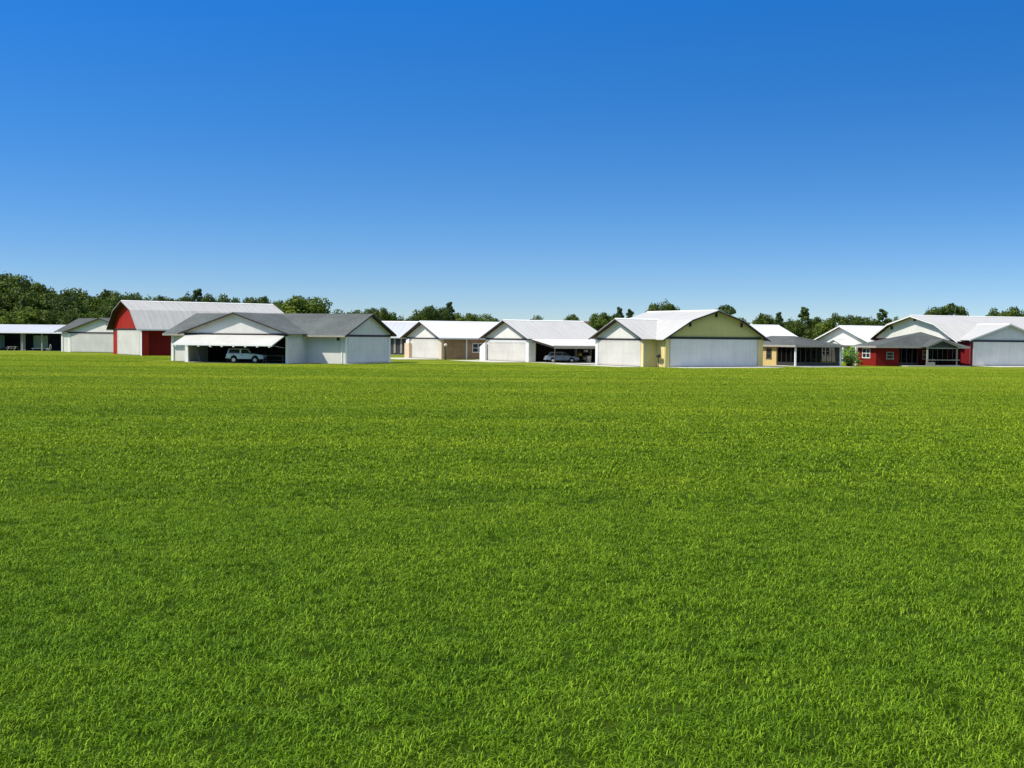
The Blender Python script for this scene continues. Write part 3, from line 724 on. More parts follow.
beam(e, 'y', -1.75, 6.6, 11.6, 2.45, 2.595, 'palewood', d=0.2)
sc = MB()
for i in range(4): sc.box(3.9 + i * 0.85, 3.95 + i * 0.85, -0.03, 0.03, 0.5, 2.55)
for i in range(1, 6): sc.box(6.8 + i * 0.78, 6.84 + i * 0.78, -1.9, -1.84, 0.6, 2.45)
sc.build('screen_frame', 'frame', e)
MB().box(3.7, 6.6, 0.05, 0.06, 0.1, 2.5).build('insect_screen', 'mesh', e); MB().box(6.9, 11.3, -1.8, -1.79, 0.2, 2.44).build('insect_screen', 'mesh', e); MB().box(11.6, X9 - .05, 0.05, 0.06, 0.1, 2.5).build('insect_screen', 'mesh', e)
MB().box(3.62, 6.65, -0.02, 0.02, 0.1, 0.5).build('kick_panel', 'screen', e)
entry_door(e, 'y', 2.6, 3.9, 4.9, 2.2)
MB().box(6.5, 11.8, -2.05, -1.98, 0.10, 0.2).box(6.5, 11.8, -2.05, -1.98, 0.85, 0.95).box(6.5, 7.9, -2.045, -1.985, 0.202, 0.6).build('porch_rail', 'palewood', e)
MB().box(3.6, X9 + .2, -2.1, 2.58, 0, 0.09).build('porch_floor', 'concrete', e)
MB().box(3.7, X9 - .1, -0.8, 2.55, 2.45, 2.48).box(7.0, 11.2, -1.7, -0.82, 2.45, 2.48).build('porch_ceiling', 'screen', e)
window(e, 'y', 2.6, 5.2, 7.0, 0.9, 2.2); window(e, 'y', 2.6, 9.0, 11.5, 0.9, 2.2)
MB().box(-1.1, -0.85, 3.3, 3.55, 0, 2.55).build('porch_post', 'trim', e)

# ------------------------------------------------------------------ 10. big white gambrel hangar at the end
e = empty('gambrel_hangar', (64.9, 170.7, 0), R(20), 'largest white gambrel hangar, red walled, rising behind the red house', 'hangar')
w, ov, L = 19.4, 0.8, 36.0
yb = 2.0
pA = [(yb - ov, 3.5), (yb + w / 2 - 5.4, 6.1), (yb + w / 2, 7.35), (yb + w / 2 + 5.4, 6.1), (yb + w + ov, 3.5)]
m = MB(); m.prism(gable_poly(pA, yb, yb + w, z0=3.9), 'x', 0, WT); m.build('wall', 'white', e)
m = MB(); m.box(0, WT, yb, yb + w, 0, 3.895).box(WT + .002, L, yb, yb + WT, 0, 3.7).box(WT + .002, L, yb + w - WT, yb + w, 0, 3.7)
fx0, fx1 = 0.35, 13.4
m.box(fx0, fx0 + WT, WT + .002, yb - .002, 0, 3.7); m.box(fx1 - WT, fx1, WT + .002, yb - .002, 0, 3.7)
m.build('wall', 'shaded_red', e)
roof(e, pA, 'x', -1.0, L, 'metal_x', fascia='trim', ends=(True, False), fh=0.24)
brackets(e, 'x', 0, pA, (yb + w / 2 - 5.4, yb + w / 2, yb + w / 2 + 5.4))
pF = [(fx0 - 0.7, 3.72), ((fx0 + fx1) / 2, 6.05), (fx1 + 0.7, 3.72)]
m = MB(); m.prism(gable_poly(pF, fx0, fx1), 'y', 0, WT); m.build('wall', 'grey', e)
roof(e, pF, 'y', -0.5, yb + 6.0, 'metal_y', fascia='trim', ends=(True, False), fh=0.2)
beam(e, 'y', 0, fx0, fx1, 3.48, 3.72, 'black')
hangar_door(e, 'y', 0, fx0 + 0.35, fx1 - 0.3, 3.44, 'door_y')
MB().box(fx0 - .12, fx0 + 0.3, -0.05, -0.004, 0, 3.46).build('corner_post', 'shaded_red', e)
apron(fx0, fx1, -6, -0.1, e)
entry_door(e, 'x', 0, yb + 0.3, yb + 1.3, 2.1)

# brown-roofed house far behind
e = empty('brown_roofed_house', (*spot(604, 262), 0), R(60), 'distant house with brown shingle roof among trees behind the carport hangar', 'house')
pB = [(-0.6, 3.6), (5.5, 7.2), (11.6, 3.6)]
m = MB(); m.box(0, WT, 0, 13, 0, 3.6).box(11 - WT, 11, 0, 13, 0, 3.6); m.prism(gable_poly(pB, WT + .002, 11 - WT - .002), 'y', 0, WT); m.prism(gable_poly(pB, WT + .002, 11 - WT - .002), 'y', 13 - WT, 13)
m.build('wall', 'tanlight', e); roof(e, pB, 'y', -0.5, 13.5, 'shingle_brown', fascia='brown')

# ------------------------------------------------------------------ long open shed at the edge
e = empty('open_shed', (*spot(66, 228), 0), R(82), 'long low shed with white metal roof and dark open front under the trees', 'shed')
pB = [(-0.9, 3.55), (7.5, 5.05), (9.0, 4.5)]
LS = 34
roof(e, pB, 'y', -0.5, LS, 'metal_clean_y', fascia='trim', eave_trim='trim')
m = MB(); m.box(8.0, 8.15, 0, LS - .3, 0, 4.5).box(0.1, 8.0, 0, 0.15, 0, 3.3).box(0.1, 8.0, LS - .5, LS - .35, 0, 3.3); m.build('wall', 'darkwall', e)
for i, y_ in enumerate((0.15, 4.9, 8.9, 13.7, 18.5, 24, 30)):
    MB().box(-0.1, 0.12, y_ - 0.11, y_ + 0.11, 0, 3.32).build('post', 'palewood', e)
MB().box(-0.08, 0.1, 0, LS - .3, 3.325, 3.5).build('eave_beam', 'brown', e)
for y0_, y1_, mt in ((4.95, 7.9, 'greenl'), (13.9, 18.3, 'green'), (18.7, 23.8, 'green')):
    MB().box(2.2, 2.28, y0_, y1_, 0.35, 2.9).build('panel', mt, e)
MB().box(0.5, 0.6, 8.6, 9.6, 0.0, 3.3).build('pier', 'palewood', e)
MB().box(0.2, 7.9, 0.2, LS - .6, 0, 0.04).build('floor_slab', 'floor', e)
SHED = e
c = empty('picnic_table', loc_of(e, 0.6, 11.2, 0.0), e.rotation_euler.z, 'grey wooden picnic table in the open shed beside the pale pier', 'table')
MB().box(-0.4, 0.4, -1.0, 1.0, 0.72, 0.78).build('tabletop', 'palewood', c)
for s in (-1, 1): MB().box(s * 0.75 - 0.14, s * 0.75 + 0.14, -1.0, 1.0, 0.43, 0.48).build('seat', 'palewood', c)
for s in (-0.7, 0.7): MB().prism([(-0.85, 0), (-0.75, 0), (-0.2, 0.715), (-0.3, 0.715)], 'y', s - .05, s + .05).prism([(0.85, 0), (0.75, 0), (0.2, 0.715), (0.3, 0.715)], 'y', s - .05, s + .05).build('leg', 'palewood', c)
c = empty('garden_chair', loc_of(e, -0.2, 3.4, 0), e.rotation_euler.z + 2.6, 'pale garden chair with arched back standing at the open shed front', 'chair')
MB().box(-.28, .28, -.28, .28, .42, .46).build('seat', 'trim', c)
m = MB()
for i in range(9):
    t0, t1 = math.pi * i / 9, math.pi * (i + 1) / 9
    m.bar((-.28, .3 * math.cos(t0), .75 + .5 * math.sin(t0)), (-.28, .3 * math.cos(t1), .75 + .5 * math.sin(t1)), .03)
m.bar((-.28, .3, .46), (-.28, .3, .75), .03).bar((-.28, -.3, .46), (-.28, -.3, .75), .03).build('backrest', 'trim', c)
for sx_ in (-.24, .24):
    for sy_ in (-.24, .24): MB().bar((sx_, sy_, 0), (sx_, sy_, .415), .025).build('leg', 'trim', c)
c = empty('garden_bench', loc_of(e, 0.9, 5.9, 0), e.rotation_euler.z, 'long low pale bench in front of the green panels in the shed', 'bench')
MB().box(-.2, .2, -1.6, 1.6, .42, .5).build('seat', 'trim', c)
for s in (-1.3, 1.3): MB().box(-.18, .18, s - .06, s + .06, 0, .415).build('leg', 'palewood', c)

# ------------------------------------------------------------------ vegetation
def leaf_quads(mb, c, r, n, size, rng, flat=1.0, shell=0.55):
    for _ in range(n):
        d = Vector((rng.gauss(0, 1), rng.gauss(0, 1), rng.gauss(0, 1))).normalized()
        rr = r * (shell + (1 - shell) * rng.random()) if rng.random() < 0.8 else r * rng.random()
        p = Vector(c) + Vector((d.x * rr, d.y * rr, d.z * rr * flat))
        nrm = (d + Vector((rng.gauss(0, .6), rng.gauss(0, .6), rng.gauss(0, .6) + 0.4))).normalized()
        u = nrm.orthogonal().normalized(); v = nrm.cross(u); a = rng.random() * 6.28
        u, v = u * math.cos(a) + v * math.sin(a), v * math.cos(a) - u * math.sin(a)
        s = size * (0.6 + 0.8 * rng.random())
        mb.add([p - u * s - v * s * .35, p + u * s * .2 - v * s * .6, p + u * s + v * s * .3, p - u * s * .1 + v * s * .65], [(0, 1, 2, 3)])

def trunk_mesh(name, H, r, limbs, rng):
    m = MB(); pts = [Vector((0, 0, -0.2))]
    for i in range(1, 6):
        pts.append(Vector((rng.gauss(0, .14) * i * .5, rng.gauss(0, .14) * i * .5, H * i / 5)))
    for i in range(5): m.bar(pts[i], pts[i + 1], r * (1 - i * .17) * (1.25 if i == 0 else 1), r * (1 - (i + 1) * .17), caps=False)
    for (t, tip) in limbs:
        k = min(4, int(t * 5)); base = pts[k].lerp(pts[k + 1], t * 5 - k); mid = base.lerp(tip, .55) + Vector((0, 0, .25))
        m.bar(base, mid, r * .42, r * .26, n=6, caps=False); m.bar(mid, tip, r * .26, r * .09, n=6, caps=False)
    return m.mesh(name, MT['bark'], True)

def broadleaf(seed, spread=4.2, H=10.0, base=2.4, nclump=36, n=215, size=.215):
    """(trunk mesh, crown mesh) of a tree 10 m tall: leaf clumps on a lumpy dome"""
    rng = random.Random(seed); cl = []
    cz = base + (H - base) * 0.48; rz = (H - base) * 0.52 - 0.8
    lob = [(rng.random() * 6.28, rng.uniform(-.4, .9), rng.uniform(.75, 1.12)) for _ in range(7)]
    for i in range(nclump):
        zt = -0.85 + 1.85 * (i + .5) / nclump; a = i * 2.4 + rng.gauss(0, .25); rr = math.sqrt(max(0.05, 1 - min(1, abs(zt) ** 3.2)))
        k = 1.0
        for la, lz, lk in lob:
            dd = math.cos(a - la) * rr + zt * lz
            if dd > .75: k *= lk
        fill = (0.72 + 0.28 * rng.random()) if rng.random() < .8 else 0.4
        r = rng.uniform(1.05, 1.75)
        cl.append((Vector((math.cos(a) * rr * spread * .8 * k * fill, math.sin(a) * rr * spread * .8 * k * fill, cz + zt * rz * (.8 + .2 * k) * fill)), r))
    mb = MB()
    for c, r in cl: leaf_quads(mb, c, r, n, size, rng, 0.75)
    for _ in range(90):
        c, r = rng.choice(cl); d = Vector((rng.gauss(0, 1), rng.gauss(0, 1), rng.gauss(0, 1))).normalized()
        leaf_quads(mb, c + d * r * .95, .35, 4, size * .85, rng)
    limbs = [(0.35 + 0.6 * rng.random(), c) for c, r in cl[::3]]
    return trunk_mesh('trunk', H * 0.8, 0.26, limbs, rng), mb.mesh('crown', MT['leaf'], recalc=False)

def pine(seed, H=10.0):
    rng = random.Random(seed); mb = MB(); limbs = []
    for i in range(20):
        t = i / 19; h = 4.0 + 5.7 * t; a = i * 2.4 + rng.random()
        d = (2.3 * (1 - t * .75)) * (.5 + .6 * rng.random()); c = Vector((math.cos(a) * d, math.sin(a) * d, h + .2))
        leaf_quads(mb, c, .85 * (1.15 - .45 * t) * (.8 + .4 * rng.random()), 120, .21, rng, .6); limbs.append((min(.97, h / 9.8), c))
    return trunk_mesh('trunk', 9.6, .2, limbs, rng), mb.mesh('crown', MT['needle'], recalc=False)

def umbrella(seed):
    rng = random.Random(seed); mb = MB(); limbs = []
    for i in range(17):
        a = i * 2.4; d = 2.9 * math.sqrt(i / 17) ; h = 8.9 - .085 * d * d + rng.gauss(0, .3)
        c = Vector((math.cos(a) * d, math.sin(a) * d, h)); leaf_quads(mb, c, 1.0 + .2 * rng.random(), 95, .28, rng, .6); limbs.append((.7 + .25 * rng.random(), c))
    return trunk_mesh('trunk', 8.2, .2, limbs, rng), mb.mesh('crown', MT['needle'], recalc=False)

KINDS = dict(
    broad=[broadleaf(11), broadleaf(12, 4.6, base=1.6), broadleaf(13, 3.6, base=2.0), broadleaf(14, 5.0, base=1.4, nclump=34), broadleaf(15, 3.9, base=3.0, nclump=26)],
    low=[broadleaf(21, 5.2, base=0.4, nclump=34), broadleaf(22, 4.6, base=0.3, nclump=32)],
    pine=[pine(31), pine(32)], umb=[umbrella(41)])
NAMES = dict(broad='broadleaf_tree', low='bushy_tree', pine='pine_tree', umb='umbrella_pine')
tcount = 0
def tree(kind, px, Y, top, wpx, label, group):
    """a tree at bearing px and distance Y whose top reaches image row `top` from the camera; wpx = crown width as seen"""
    global tcount
    H = CAM_H + (yh(px) - top) * Y / FOC; wid = wpx * (1.45 if kind in ('broad', 'low') else 1.15) * Y / FOC
    var = KINDS[kind]; tm, cm = var[tcount % len(var)]
    base = dict(broad=10.0, low=10.5, pine=5.4, umb=7.4)[kind]
    sxy = max(0.35, min(wid / base, H / 10 * 1.7)); sz = H / (10.2 if kind in ('broad', 'low') else 10.0)
    o = bpy.data.objects.new(NAMES[kind], None); COL.objects.link(o)
    o.location = (*spot(px, Y), 0); o.rotation_euler = (0, 0, tcount * 1.7); o.scale = (sxy, sxy, sz)
    tag(o, label, 'tree', group)
    for nm, me in (('trunk', tm), ('crown', cm)):
        c = bpy.data.objects.new(nm, me); COL.objects.link(c); c.parent = o
    tcount += 1
    return o

G1 = 'trees of the dense wood behind the open shed'
LW = 'tree of the dense dark wood behind the open shed'
tree('broad', 10, 300, 271, 46, 'tallest tree of the wood, above the outer end of the open shed', G1)
for a in ((-14, 305, 277, 44), (36, 300, 278, 40), (57, 296, 287, 32), (80, 300, 284, 36), (108, 306, 288, 32), (96, 292, 293, 30), (46, 286, 289, 34), (20, 284, 284, 36), (-6, 282, 290, 36), (70, 280, 294, 32), (124, 312, 290, 30)):
    tree('broad', *a, LW, G1)
for a in ((3, 270, 305, 42), (32, 268, 303, 40), (62, 270, 307, 40), (92, 272, 308, 38), (-22, 270, 300, 40), (118, 268, 301, 34)):
    tree('low', *a, 'low leafy tree at the edge of the dark wood behind the open shed', G1)
tree('low', 122, 262, 291, 40, 'yellowish green tree rising just behind the red gable of the barn', None)
tree('broad', 140, 318, 292, 24, 'dark tree whose top shows above the peak of the barn gable', None)
G2 = 'trees behind the red barn roof'
for a in ((160, 330, 294, 24), (173, 340, 295, 22), (185, 330, 292, 22), (228, 340, 292, 26), (246, 345, 293.5, 26), (262, 345, 294.5, 24), (276, 350, 297, 20), (149, 345, 295, 22)):
    tree('broad', *a, 'tree showing just its top above the barn roof ridge', G2)
tree('pine', 197, 330, 290, 20, 'pointed pine behind the middle of the barn roof', G2)
tree('broad', 210, 330, 290, 22, 'tallest round tree behind the middle of the barn roof', G2)
tree('broad', 304, 290, 294, 46, 'broad dark round tree standing beside the end of the barn roof', None)
G3 = 'trees behind the grey shingle roof'
for a in ((287, 310, 300, 24), (334, 380, 308.5, 28), (347, 380, 309.5, 26)):
    tree('low', *a, 'low tree barely clearing the grey shingle ridge', G3)
tree('broad', 357, 330, 307, 19, 'small round tree behind the grey shingle ridge near its gable peak', G3)
tree('broad', 371, 330, 306.5, 19, 'small round tree right behind the peak of the shaded grey gable', G3)
tree('broad', 382, 300, 304.5, 19, 'dark leafy tree showing behind the slope of the shaded grey gable', None)
tree('low', 391, 310, 309, 20, 'round bushy tree above the white roof in the gap between hangars', None)
tree('low', 405, 400, 315, 16, 'small far tree above the white roof in the gap', None)
G4 = 'trees behind the tan hangar'
tree('broad', 419, 330, 308, 17, 'low rounded tree just above the tan hangar peak', G4)
tree('broad', 430, 320, 304, 19, 'broad tree at the heart of the clump behind the tan hangar', G4)
tree('broad', 441, 325, 304, 15, 'narrow leafy tree next to the slim pine behind the tan hangar', G4)
tree('low', 430, 335, 309, 40, 'bushy undergrowth tree filling the clump behind the tan hangar', G4)
tree('pine', 449, 330, 303, 16, 'slim pine behind the middle of the tan hangar roof', G4)
for a in ((459, 340, 310, 24), (471, 350, 312, 22)):
    tree('broad', *a, 'small tree behind the far half of the tan hangar roof', G4)
tree('low', 491, 320, 313, 26, 'low bush-like tree in the dip between the tan and white hangar roofs', None)
tree('low', 480, 350, 315, 20, 'low tree hidden mostly behind the end of the tan hangar roof', G4)
tree('low', 534, 400, 314.5, 24, 'tiny far tree above the middle of the carport hangar ridge', None)
tree('broad', 571, 340, 311.5, 18, 'small dark round tree above the far end of the carport hangar ridge', None)
G5 = 'trees between the carport hangar and the yellow one'
tree('broad', 600, 250, 311, 22, 'dark tree behind the peak of the cream side gable', G5)
tree('broad', 612, 262, 311, 18, 'rounded tree rising just past the cream gable peak', G5)
tree('pine', 619, 270, 308, 13, 'pointed pine past the cream gable peak', G5)
tree('pine', 629, 280, 310, 14, 'slim pine beside the upper slope of the yellow hangar roof', G5)
tree('low', 592, 300, 320, 22, 'low leafy tree beside the distant brown roof', G5)
tree('low', 578, 300, 322, 18, 'low leafy tree partly hiding the distant brown roof', G5)
G6 = 'trees above the yellow hangar roof'
tree('broad', 654, 300, 299.5, 22, 'dark tree above the far end of the yellow hangar ridge', G6)
tree('broad', 668, 300, 299.5, 24, 'dark tree above the middle of the yellow hangar ridge', G6)
tree('umb', 724, 300, 303.5, 21, 'flat topped umbrella pine right behind the yellow gable peak', None)
G7 = 'trees behind the yellow porch house'
for a in ((742, 320, 315, 18), (762, 300, 312, 20), (772, 330, 316, 20), (788, 330, 318, 20)):
    tree('broad', *a, 'dark tree behind the white roof over the porch house', G7)
tree('pine', 803, 290, 308, 20, 'tall ragged pine between the two plain white roofs', G7)
tree('broad', 814, 300, 314, 20, 'leafy tree beside the tall ragged pine', G7)
tree('pine', 778, 310, 313, 14, 'slim dark pine behind the plain white roof of the rear house', G7)
tree('low', 795, 285, 318, 24, 'low thick tree at the foot of the tall ragged pine', G7)
G8 = 'trees behind the grey house roof'
tree('low', 826, 280, 315, 28, 'olive green bushy tree left of the grey house gable', G8)
for a in ((838, 290, 311, 20), (850, 300, 312, 20), (860, 310, 315, 18)):
    tree('broad', *a, 'olive green tree behind the white ridge of the grey house', G8)
tree('pine', 881, 280, 310, 20, 'dark windswept pine between the grey house roof and the big gambrel', G8)
tree('broad', 872, 300, 316, 18, 'dark tree in the dip beside the windswept pine', G8)
tree('broad', 891, 300, 315, 14, 'dark tree hugging the slope of the big gambrel roof', G8)
G9 = 'trees above the big gambrel roof'
tree('broad', 936, 320, 303.5, 24, 'first of the dark trees above the big gambrel ridge', G9)
tree('umb', 950, 310, 302, 24, 'tallest spreading tree above the big gambrel ridge', G9)
tree('broad', 961, 320, 306, 16, 'dark tree on the shoulder of the spreading tree above the gambrel ridge', G9)
tree('broad', 927, 330, 313, 12, 'small tree nearest the peak of the big gambrel', G9)
tree('broad', 996, 320, 306, 22, 'smaller tree of the pair above the end of the gambrel ridge', G9)
tree('broad', 1009, 310, 303, 26, 'larger tree of the pair above the end of the gambrel ridge', G9)
tree('low', 1024, 330, 311, 16, 'low tree at the picture edge above the gambrel ridge', G9)
G10 = 'low trees of the far tree line behind the hangars'
for px in range(140, 1060, 26):
    tree('low', px + random.uniform(-8, 8), 430 + random.uniform(-20, 30), 322 + random.uniform(-2, 3), 46, 'low tree of the far tree line mostly hidden behind the hangars', G10)

# the leafy bush between the two houses
def make_bush(px, Y, H, wid, label):
    rng = random.Random(5); c = empty('leafy_bush', (*spot(px, Y), 0), 0, label, 'bush')
    st = MB(); mb = MB()
    for i in range(46):
        a = i * 2.4; d = wid * .5 * math.sqrt((i + .5) / 46) * rng.uniform(.8, 1.1); h = H * rng.uniform(.35, 1.0) * math.sqrt(max(.15, 1 - (d / (wid * .56)) ** 2))
        tip = Vector((math.cos(a) * d, math.sin(a) * d, h)); st.bar((tip.x * .3, tip.y * .3, 0), tip, .03, .012, n=5, caps=False)
        for k in range(9):
            az = k * 2.4 + rng.random(); el = rng.uniform(-.2, 1.1); L = rng.uniform(.4, .75); w_ = rng.uniform(.08, .14)
            dv = Vector((math.cos(az) * math.cos(el), math.sin(az) * math.cos(el), math.sin(el))); sv = dv.cross(Vector((0, 0, 1))).normalized()
            base = tip - Vector((0, 0, rng.uniform(0, .5))); m1 = base + dv * L * .55; en = m1 + (dv + Vector((0, 0, -.7))).normalized() * L * .45
            mb.add([base, m1 - sv * w_, en, m1 + sv * w_], [(0, 1, 2, 3)])
    st.build('stem', 'bark', c); o = bpy.data.objects.new('foliage', mb.mesh('foliage', MT['bushleaf'], recalc=False)); COL.objects.link(o); o.parent = c
make_bush(849.5, 163, 2.9, 2.7, 'bright green leafy bush between the porch house and the red house')

# ------------------------------------------------------------------ lawn
gm, nt, b = new_mat('lawn_turf')
geo = N(nt, 'ShaderNodeNewGeometry').outputs['Position']
na = noise(nt, geo, 0.06, 4, .6); nb = noise(nt, mapping(nt, geo, (0.6, 1.4, 1)), 0.5, 5, .7); nc = noise(nt, geo, 9.0, 5, .75)
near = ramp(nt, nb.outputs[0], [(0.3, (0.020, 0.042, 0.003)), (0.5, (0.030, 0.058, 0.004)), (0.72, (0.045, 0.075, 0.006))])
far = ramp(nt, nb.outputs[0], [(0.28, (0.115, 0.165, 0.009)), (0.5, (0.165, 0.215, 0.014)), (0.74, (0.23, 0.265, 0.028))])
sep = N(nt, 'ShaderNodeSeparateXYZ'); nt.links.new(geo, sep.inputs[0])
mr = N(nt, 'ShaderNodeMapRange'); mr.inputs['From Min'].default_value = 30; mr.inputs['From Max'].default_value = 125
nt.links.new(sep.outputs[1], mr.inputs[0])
c = mixc(nt, mr.outputs[0], near.outputs[0], far.outputs[0])  # far turf colour carries painted light of blade tips seen at grazing angle
pa = ramp(nt, na.outputs[0], [(0.3, (0.78, 0.84, 0.8)), (0.7, (1.18, 1.12, 1.1))])
c = mixc(nt, 1.0, c, pa.outputs[0], 'MULTIPLY')
fi = ramp(nt, nc.outputs[0], [(0.25, (0.6, 0.62, 0.6)), (0.75, (1.35, 1.3, 1.3))])
c = mixc(nt, 1.0, c, fi.outputs[0], 'MULTIPLY')
bands = noise(nt, mapping(nt, geo, (0.012, 0.16, 1)), 1.0, 3, 0.5)
bd = ramp(nt, bands.outputs[0], [(0.32, (0.82, 0.87, 0.82)), (0.5, (1, 1, 1)), (0.68, (1.2, 1.12, 1.25))])
c = mixc(nt, 1.0, c, bd.outputs[0], 'MULTIPLY')
nt.links.new(c, b.inputs['Base Color']); b.inputs['Roughness'].default_value = 0.95; b.inputs['Specular IOR Level'].default_value = 0.03
bump(nt, b, nc.outputs[0], 0.7, 0.08)
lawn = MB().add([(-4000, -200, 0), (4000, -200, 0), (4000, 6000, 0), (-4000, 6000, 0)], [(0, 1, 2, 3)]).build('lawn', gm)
tag(lawn, kind='structure')

def streaks_and_tip_light(nt, col, pos):
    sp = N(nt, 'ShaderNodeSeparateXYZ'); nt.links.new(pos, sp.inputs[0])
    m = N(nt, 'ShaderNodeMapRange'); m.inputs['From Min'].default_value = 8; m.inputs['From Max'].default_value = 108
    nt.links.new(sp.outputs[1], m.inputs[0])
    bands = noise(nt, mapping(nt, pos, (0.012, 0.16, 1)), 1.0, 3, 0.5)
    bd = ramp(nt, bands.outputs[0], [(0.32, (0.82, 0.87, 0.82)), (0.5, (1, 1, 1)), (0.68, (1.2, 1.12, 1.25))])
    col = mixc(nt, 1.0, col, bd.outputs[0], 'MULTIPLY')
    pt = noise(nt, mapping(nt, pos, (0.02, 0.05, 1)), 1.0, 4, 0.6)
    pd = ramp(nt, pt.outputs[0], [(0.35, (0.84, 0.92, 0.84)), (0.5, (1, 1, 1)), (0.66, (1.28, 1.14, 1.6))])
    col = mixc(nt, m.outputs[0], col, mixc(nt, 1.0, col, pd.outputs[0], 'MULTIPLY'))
    q = ramp(nt, m.outputs[0], [(0.0, (0.95, 0.95, 0.7)), (0.3, (1.38, 1.16, 0.8)), (1.0, (1.92, 1.38, 1.7))])  # lighter and yellower with distance: sunlit blade tips painted into the colour
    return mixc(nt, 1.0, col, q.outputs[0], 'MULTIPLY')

# blades: clumps of bent blades scattered as one uncountable cover
bm_, nt, b = new_mat('grass_blade')
geo = N(nt, 'ShaderNodeNewGeometry'); oi = N(nt, 'ShaderNodeObjectInfo')
na = noise(nt, geo.outputs['Position'], 0.10, 4, .6); nb = noise(nt, geo.outputs['Position'], 0.7, 4, .65)
r1 = ramp(nt, nb.outputs[0], [(0.3, (0.120, 0.235, 0.005)), (0.5, (0.146, 0.272, 0.006)), (0.7, (0.180, 0.308, 0.010))])
r2 = ramp(nt, na.outputs[0], [(0.3, (0.88, 0.93, 0.9)), (0.7, (1.1, 1.07, 1.05))])
r3 = ramp(nt, geo.outputs['Random Per Island'], [(0, (0.25, 0.34, 0.25)), (0.75, (1.12, 1.12, 1.05)), (0.88, (1.3, 1.25, 1.6)), (1, (2.6, 2.1, 7.0))])
c = mixc(nt, 1.0, r1.outputs[0], r2.outputs[0], 'MULTIPLY'); c = mixc(nt, 1.0, c, r3.outputs[0], 'MULTIPLY'); c = streaks_and_tip_light(nt, c, geo.outputs['Position'])
nt.links.new(c, b.inputs['Base Color']); b.inputs['Roughness'].default_value = 0.55; b.inputs['Specular IOR Level'].default_value = 0.15
tr = N(nt, 'ShaderNodeBsdfTranslucent'); nt.links.new(c, tr.inputs[0]); mx = N(nt, 'ShaderNodeMixShader'); mx.inputs[0].default_value = 0.3
nt.links.new(b.outputs[0], mx.inputs[1]); nt.links.new(tr.outputs[0], mx.inputs[2]); nt.links.new(mx.outputs[0], nt.nodes['Material Output'].inputs[0])

def tuft(seed, n, rad, h, wdt):
    rng = random.Random(seed); m = MB()
    for _ in range(n):
        a = rng.random() * 6.283; d = rad * math.sqrt(rng.random()); p = Vector((math.cos(a) * d, math.sin(a) * d, -.005))
        az = rng.random() * 6.283; lean = .55 + .95 * rng.random(); L = h * (.65 + .6 * rng.random()); w_ = wdt * (.7 + .6 * rng.random())
        dr = Vector((math.cos(az), math.sin(az), 0)); sd = Vector((-dr.y, dr.x, 0))
        p1 = p + Vector((0, 0, L * .5)) + dr * L * .22 * lean; p2 = p1 + Vector((0, 0, L * .34 * (1 - .4 * lean))) + dr * L * .5 * lean
        m.add([p - sd * w_, p + sd * w_, p1 + sd * w_ * .85, p1 - sd * w_ * .85, p2], [(0, 1, 2, 3), (3, 2, 4)])
    me = m.mesh('grass_clump', bm_, recalc=False)
    return bpy.data.objects.new('grass_clump', me)
cn = bpy.data.collections.new('clumps_fine'); cf = bpy.data.collections.new('clumps_coarse')
for i in range(5): cn.objects.link(tuft(100 + i, 24, .13, .072, .0050))
for i in range(4): cf.objects.link(tuft(200 + i, 76, .46, .09, .0115))

rs = np.random.RandomState(3)
def wedge(y0_, y1_, dens):
    A = (y1_ - y0_); W0 = 0.52 * y1_ + 3; n = int(A * 2 * W0 * dens)
    x = rs.uniform(-W0, W0, n); y = rs.uniform(y0_, y1_, n); k = np.abs(x) < 0.52 * y + 3
    return np.stack([x[k], y[k], np.zeros(k.sum())], 1)
def fade(p, y0_, y1_): return p[rs.uniform(y0_, y1_, len(p)) > p[:, 1]]          # thins out with distance
fine = fade(np.concatenate([wedge(7.0, 14, 95), wedge(14, 24, 75), wedge(24, 42, 48)]), 24, 42)
c0 = wedge(24, 60, 6.5); c0 = c0[rs.uniform(24, 36, len(c0)) < c0[:, 1]]
coarse = fade(np.concatenate([c0, wedge(60, 138, 6.0)]), 90, 190)
e0 = wedge(138, 186, 3.5); e0 = e0[(e0[:, 0] < -0.272 * e0[:, 1]) & ((e0[:, 0] < -46) | (e0[:, 1] < 145))]; e1 = wedge(138, 149, 3.5); e1 = e1[e1[:, 0] > 0.225 * e1[:, 1]]
e2 = wedge(138, 141, 3.5); e3 = wedge(138, 150, 3.5); e3 = e3[(e3[:, 0] > -0.095 * e3[:, 1]) & (e3[:, 0] < 0.01 * e3[:, 1])]
coarse = np.concatenate([coarse, e0, e1, e2[np.abs(e2[:, 0] + 34) > 12], e3])
pts = np.concatenate([fine, coarse])
me = bpy.data.meshes.new('grass'); me.vertices.add(len(pts)); me.vertices.foreach_set('co', pts.astype(np.float32).ravel())
at = me.attributes.new('coarse', 'FLOAT', 'POINT'); at.data.foreach_set('value', np.concatenate([np.zeros(len(fine)), np.ones(len(coarse))]).astype(np.float32))
me.update()
grass = bpy.data.objects.new('grass', me); COL.objects.link(grass)
tag(grass, 'short bright green grass covering the wide open lawn', 'grass', kind='stuff')
ng = bpy.data.node_groups.new('scatter_grass', 'GeometryNodeTree')
ng.interface.new_socket('Geometry', in_out='INPUT', socket_type='NodeSocketGeometry'); ng.interface.new_socket('Geometry', in_out='OUTPUT', socket_type='NodeSocketGeometry')
gi = ng.nodes.new('NodeGroupInput'); go = ng.nodes.new('NodeGroupOutput'); jn = ng.nodes.new('GeometryNodeJoinGeometry')
attr = ng.nodes.new('GeometryNodeInputNamedAttribute'); attr.data_type = 'FLOAT'; attr.inputs[0].default_value = 'coarse'
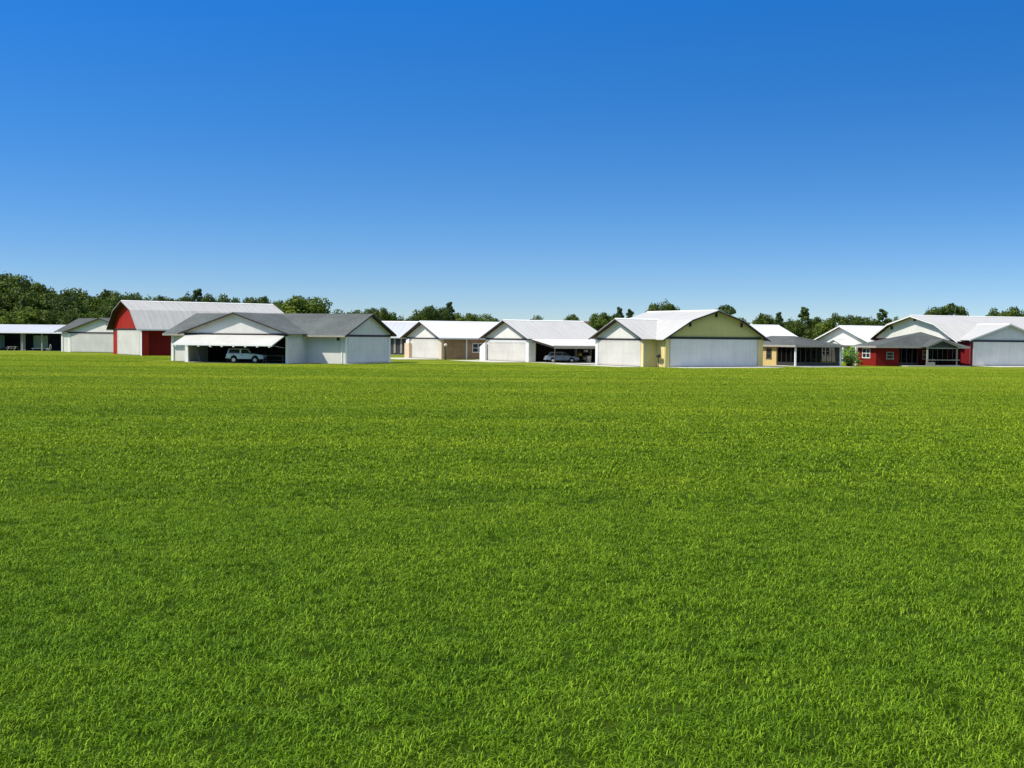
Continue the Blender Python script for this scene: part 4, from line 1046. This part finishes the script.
for k, cl in enumerate((cn, cf)):
    ci = ng.nodes.new('GeometryNodeCollectionInfo'); ci.inputs['Collection'].default_value = cl
    ci.inputs['Separate Children'].default_value = True; ci.inputs['Reset Children'].default_value = True
    io = ng.nodes.new('GeometryNodeInstanceOnPoints'); io.inputs['Pick Instance'].default_value = True
    cp = ng.nodes.new('FunctionNodeCompare'); cp.data_type = 'FLOAT'; cp.operation = 'GREATER_THAN' if k else 'LESS_THAN'; cp.inputs[1].default_value = 0.5
    ng.links.new(attr.outputs[0], cp.inputs[0]); ng.links.new(cp.outputs[0], io.inputs['Selection'])
    rv = ng.nodes.new('FunctionNodeRandomValue'); rv.data_type = 'FLOAT_VECTOR'; rv.inputs[0].default_value = (-.08, -.08, 0); rv.inputs[1].default_value = (.08, .08, 6.283)
    rsn = ng.nodes.new('FunctionNodeRandomValue'); rsn.data_type = 'FLOAT'; rsn.inputs[2].default_value = .7; rsn.inputs[3].default_value = 1.25
    ng.links.new(gi.outputs[0], io.inputs['Points']); ng.links.new(ci.outputs[0], io.inputs['Instance'])
    ng.links.new(rv.outputs[0], io.inputs['Rotation']); ng.links.new(rsn.outputs[1], io.inputs['Scale']); ng.links.new(io.outputs[0], jn.inputs[0])
ng.links.new(jn.outputs[0], go.inputs[0])
md = grass.modifiers.new('scatter', 'NODES'); md.node_group = ng

# ------------------------------------------------------------------ light, sky, camera
EL, AZ = R(48), R(67)          # sun height; degrees towards -x from straight behind the camera
sd = Vector((-math.sin(AZ) * math.cos(EL), -math.cos(AZ) * math.cos(EL), math.sin(EL)))
sl = bpy.data.lights.new('sun', 'SUN'); sl.energy = 4.3; sl.angle = R(0.5); sl.color = (1.0, 0.95, 0.87)
so = bpy.data.objects.new('sun', sl); COL.objects.link(so); so.rotation_euler = (-sd).to_track_quat('-Z', 'Y').to_euler(); so.location = (0, 0, 60)
W_ = bpy.data.worlds.new('World'); S.world = W_; W_.use_nodes = True; nt = W_.node_tree
bg = nt.nodes['Background']; sky = N(nt, 'ShaderNodeTexSky', sky_type='NISHITA')
sky.sun_disc = False; sky.sun_elevation = EL; sky.sun_rotation = R(180) + AZ
sky.air_density = 2.3; sky.dust_density = 0.0; sky.ozone_density = 10.0; sky.altitude = 0
tc = N(nt, 'ShaderNodeTexCoord')
mp = N(nt, 'ShaderNodeMapping'); mp.inputs['Scale'].default_value = (1, 1, 2.8); mp.inputs['Location'].default_value = (0, 0, 0.10); nt.links.new(tc.outputs['Generated'], mp.inputs[0]); nt.links.new(mp.outputs[0], sky.inputs[0])
sep = N(nt, 'ShaderNodeSeparateXYZ'); nt.links.new(tc.outputs['Generated'], sep.inputs[0])
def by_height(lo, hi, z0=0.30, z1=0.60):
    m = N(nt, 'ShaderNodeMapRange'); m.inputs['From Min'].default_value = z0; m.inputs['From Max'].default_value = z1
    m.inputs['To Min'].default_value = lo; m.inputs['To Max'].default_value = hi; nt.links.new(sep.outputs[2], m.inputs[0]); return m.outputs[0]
hs = N(nt, 'ShaderNodeHueSaturation')                      # clearer deep blue low in the sky; unseen upper dome brightened, paled as added fill
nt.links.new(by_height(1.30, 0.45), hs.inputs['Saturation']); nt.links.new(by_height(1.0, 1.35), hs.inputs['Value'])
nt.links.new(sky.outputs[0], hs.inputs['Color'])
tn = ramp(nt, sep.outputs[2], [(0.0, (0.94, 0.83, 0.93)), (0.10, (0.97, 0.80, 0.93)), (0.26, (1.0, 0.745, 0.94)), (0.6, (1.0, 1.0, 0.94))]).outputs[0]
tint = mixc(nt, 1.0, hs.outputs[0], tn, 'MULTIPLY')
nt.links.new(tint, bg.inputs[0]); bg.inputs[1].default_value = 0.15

cam = bpy.data.cameras.new('camera'); co = bpy.data.objects.new('camera', cam); COL.objects.link(co); S.camera = co
cam.sensor_width = 36; cam.lens = FOC / 1024 * 36; cam.clip_start = 0.1; cam.clip_end = 12000
pitch = math.atan((384 - 337) / FOC)
co.matrix_world = Matrix.Translation((0, 0, CAM_H)) @ Matrix.Rotation(R(90) - pitch, 4, 'X') @ Matrix.Rotation(math.atan(0.0096), 4, 'Z')
S.view_settings.view_transform = 'Standard'; S.view_settings.look = 'None'; S.view_settings.exposure = 0.25; S.view_settings.gamma = 1
S.view_settings.use_curve_mapping = False
S.cycles.max_bounces = 8; S.cycles.transparent_max_bounces = 8
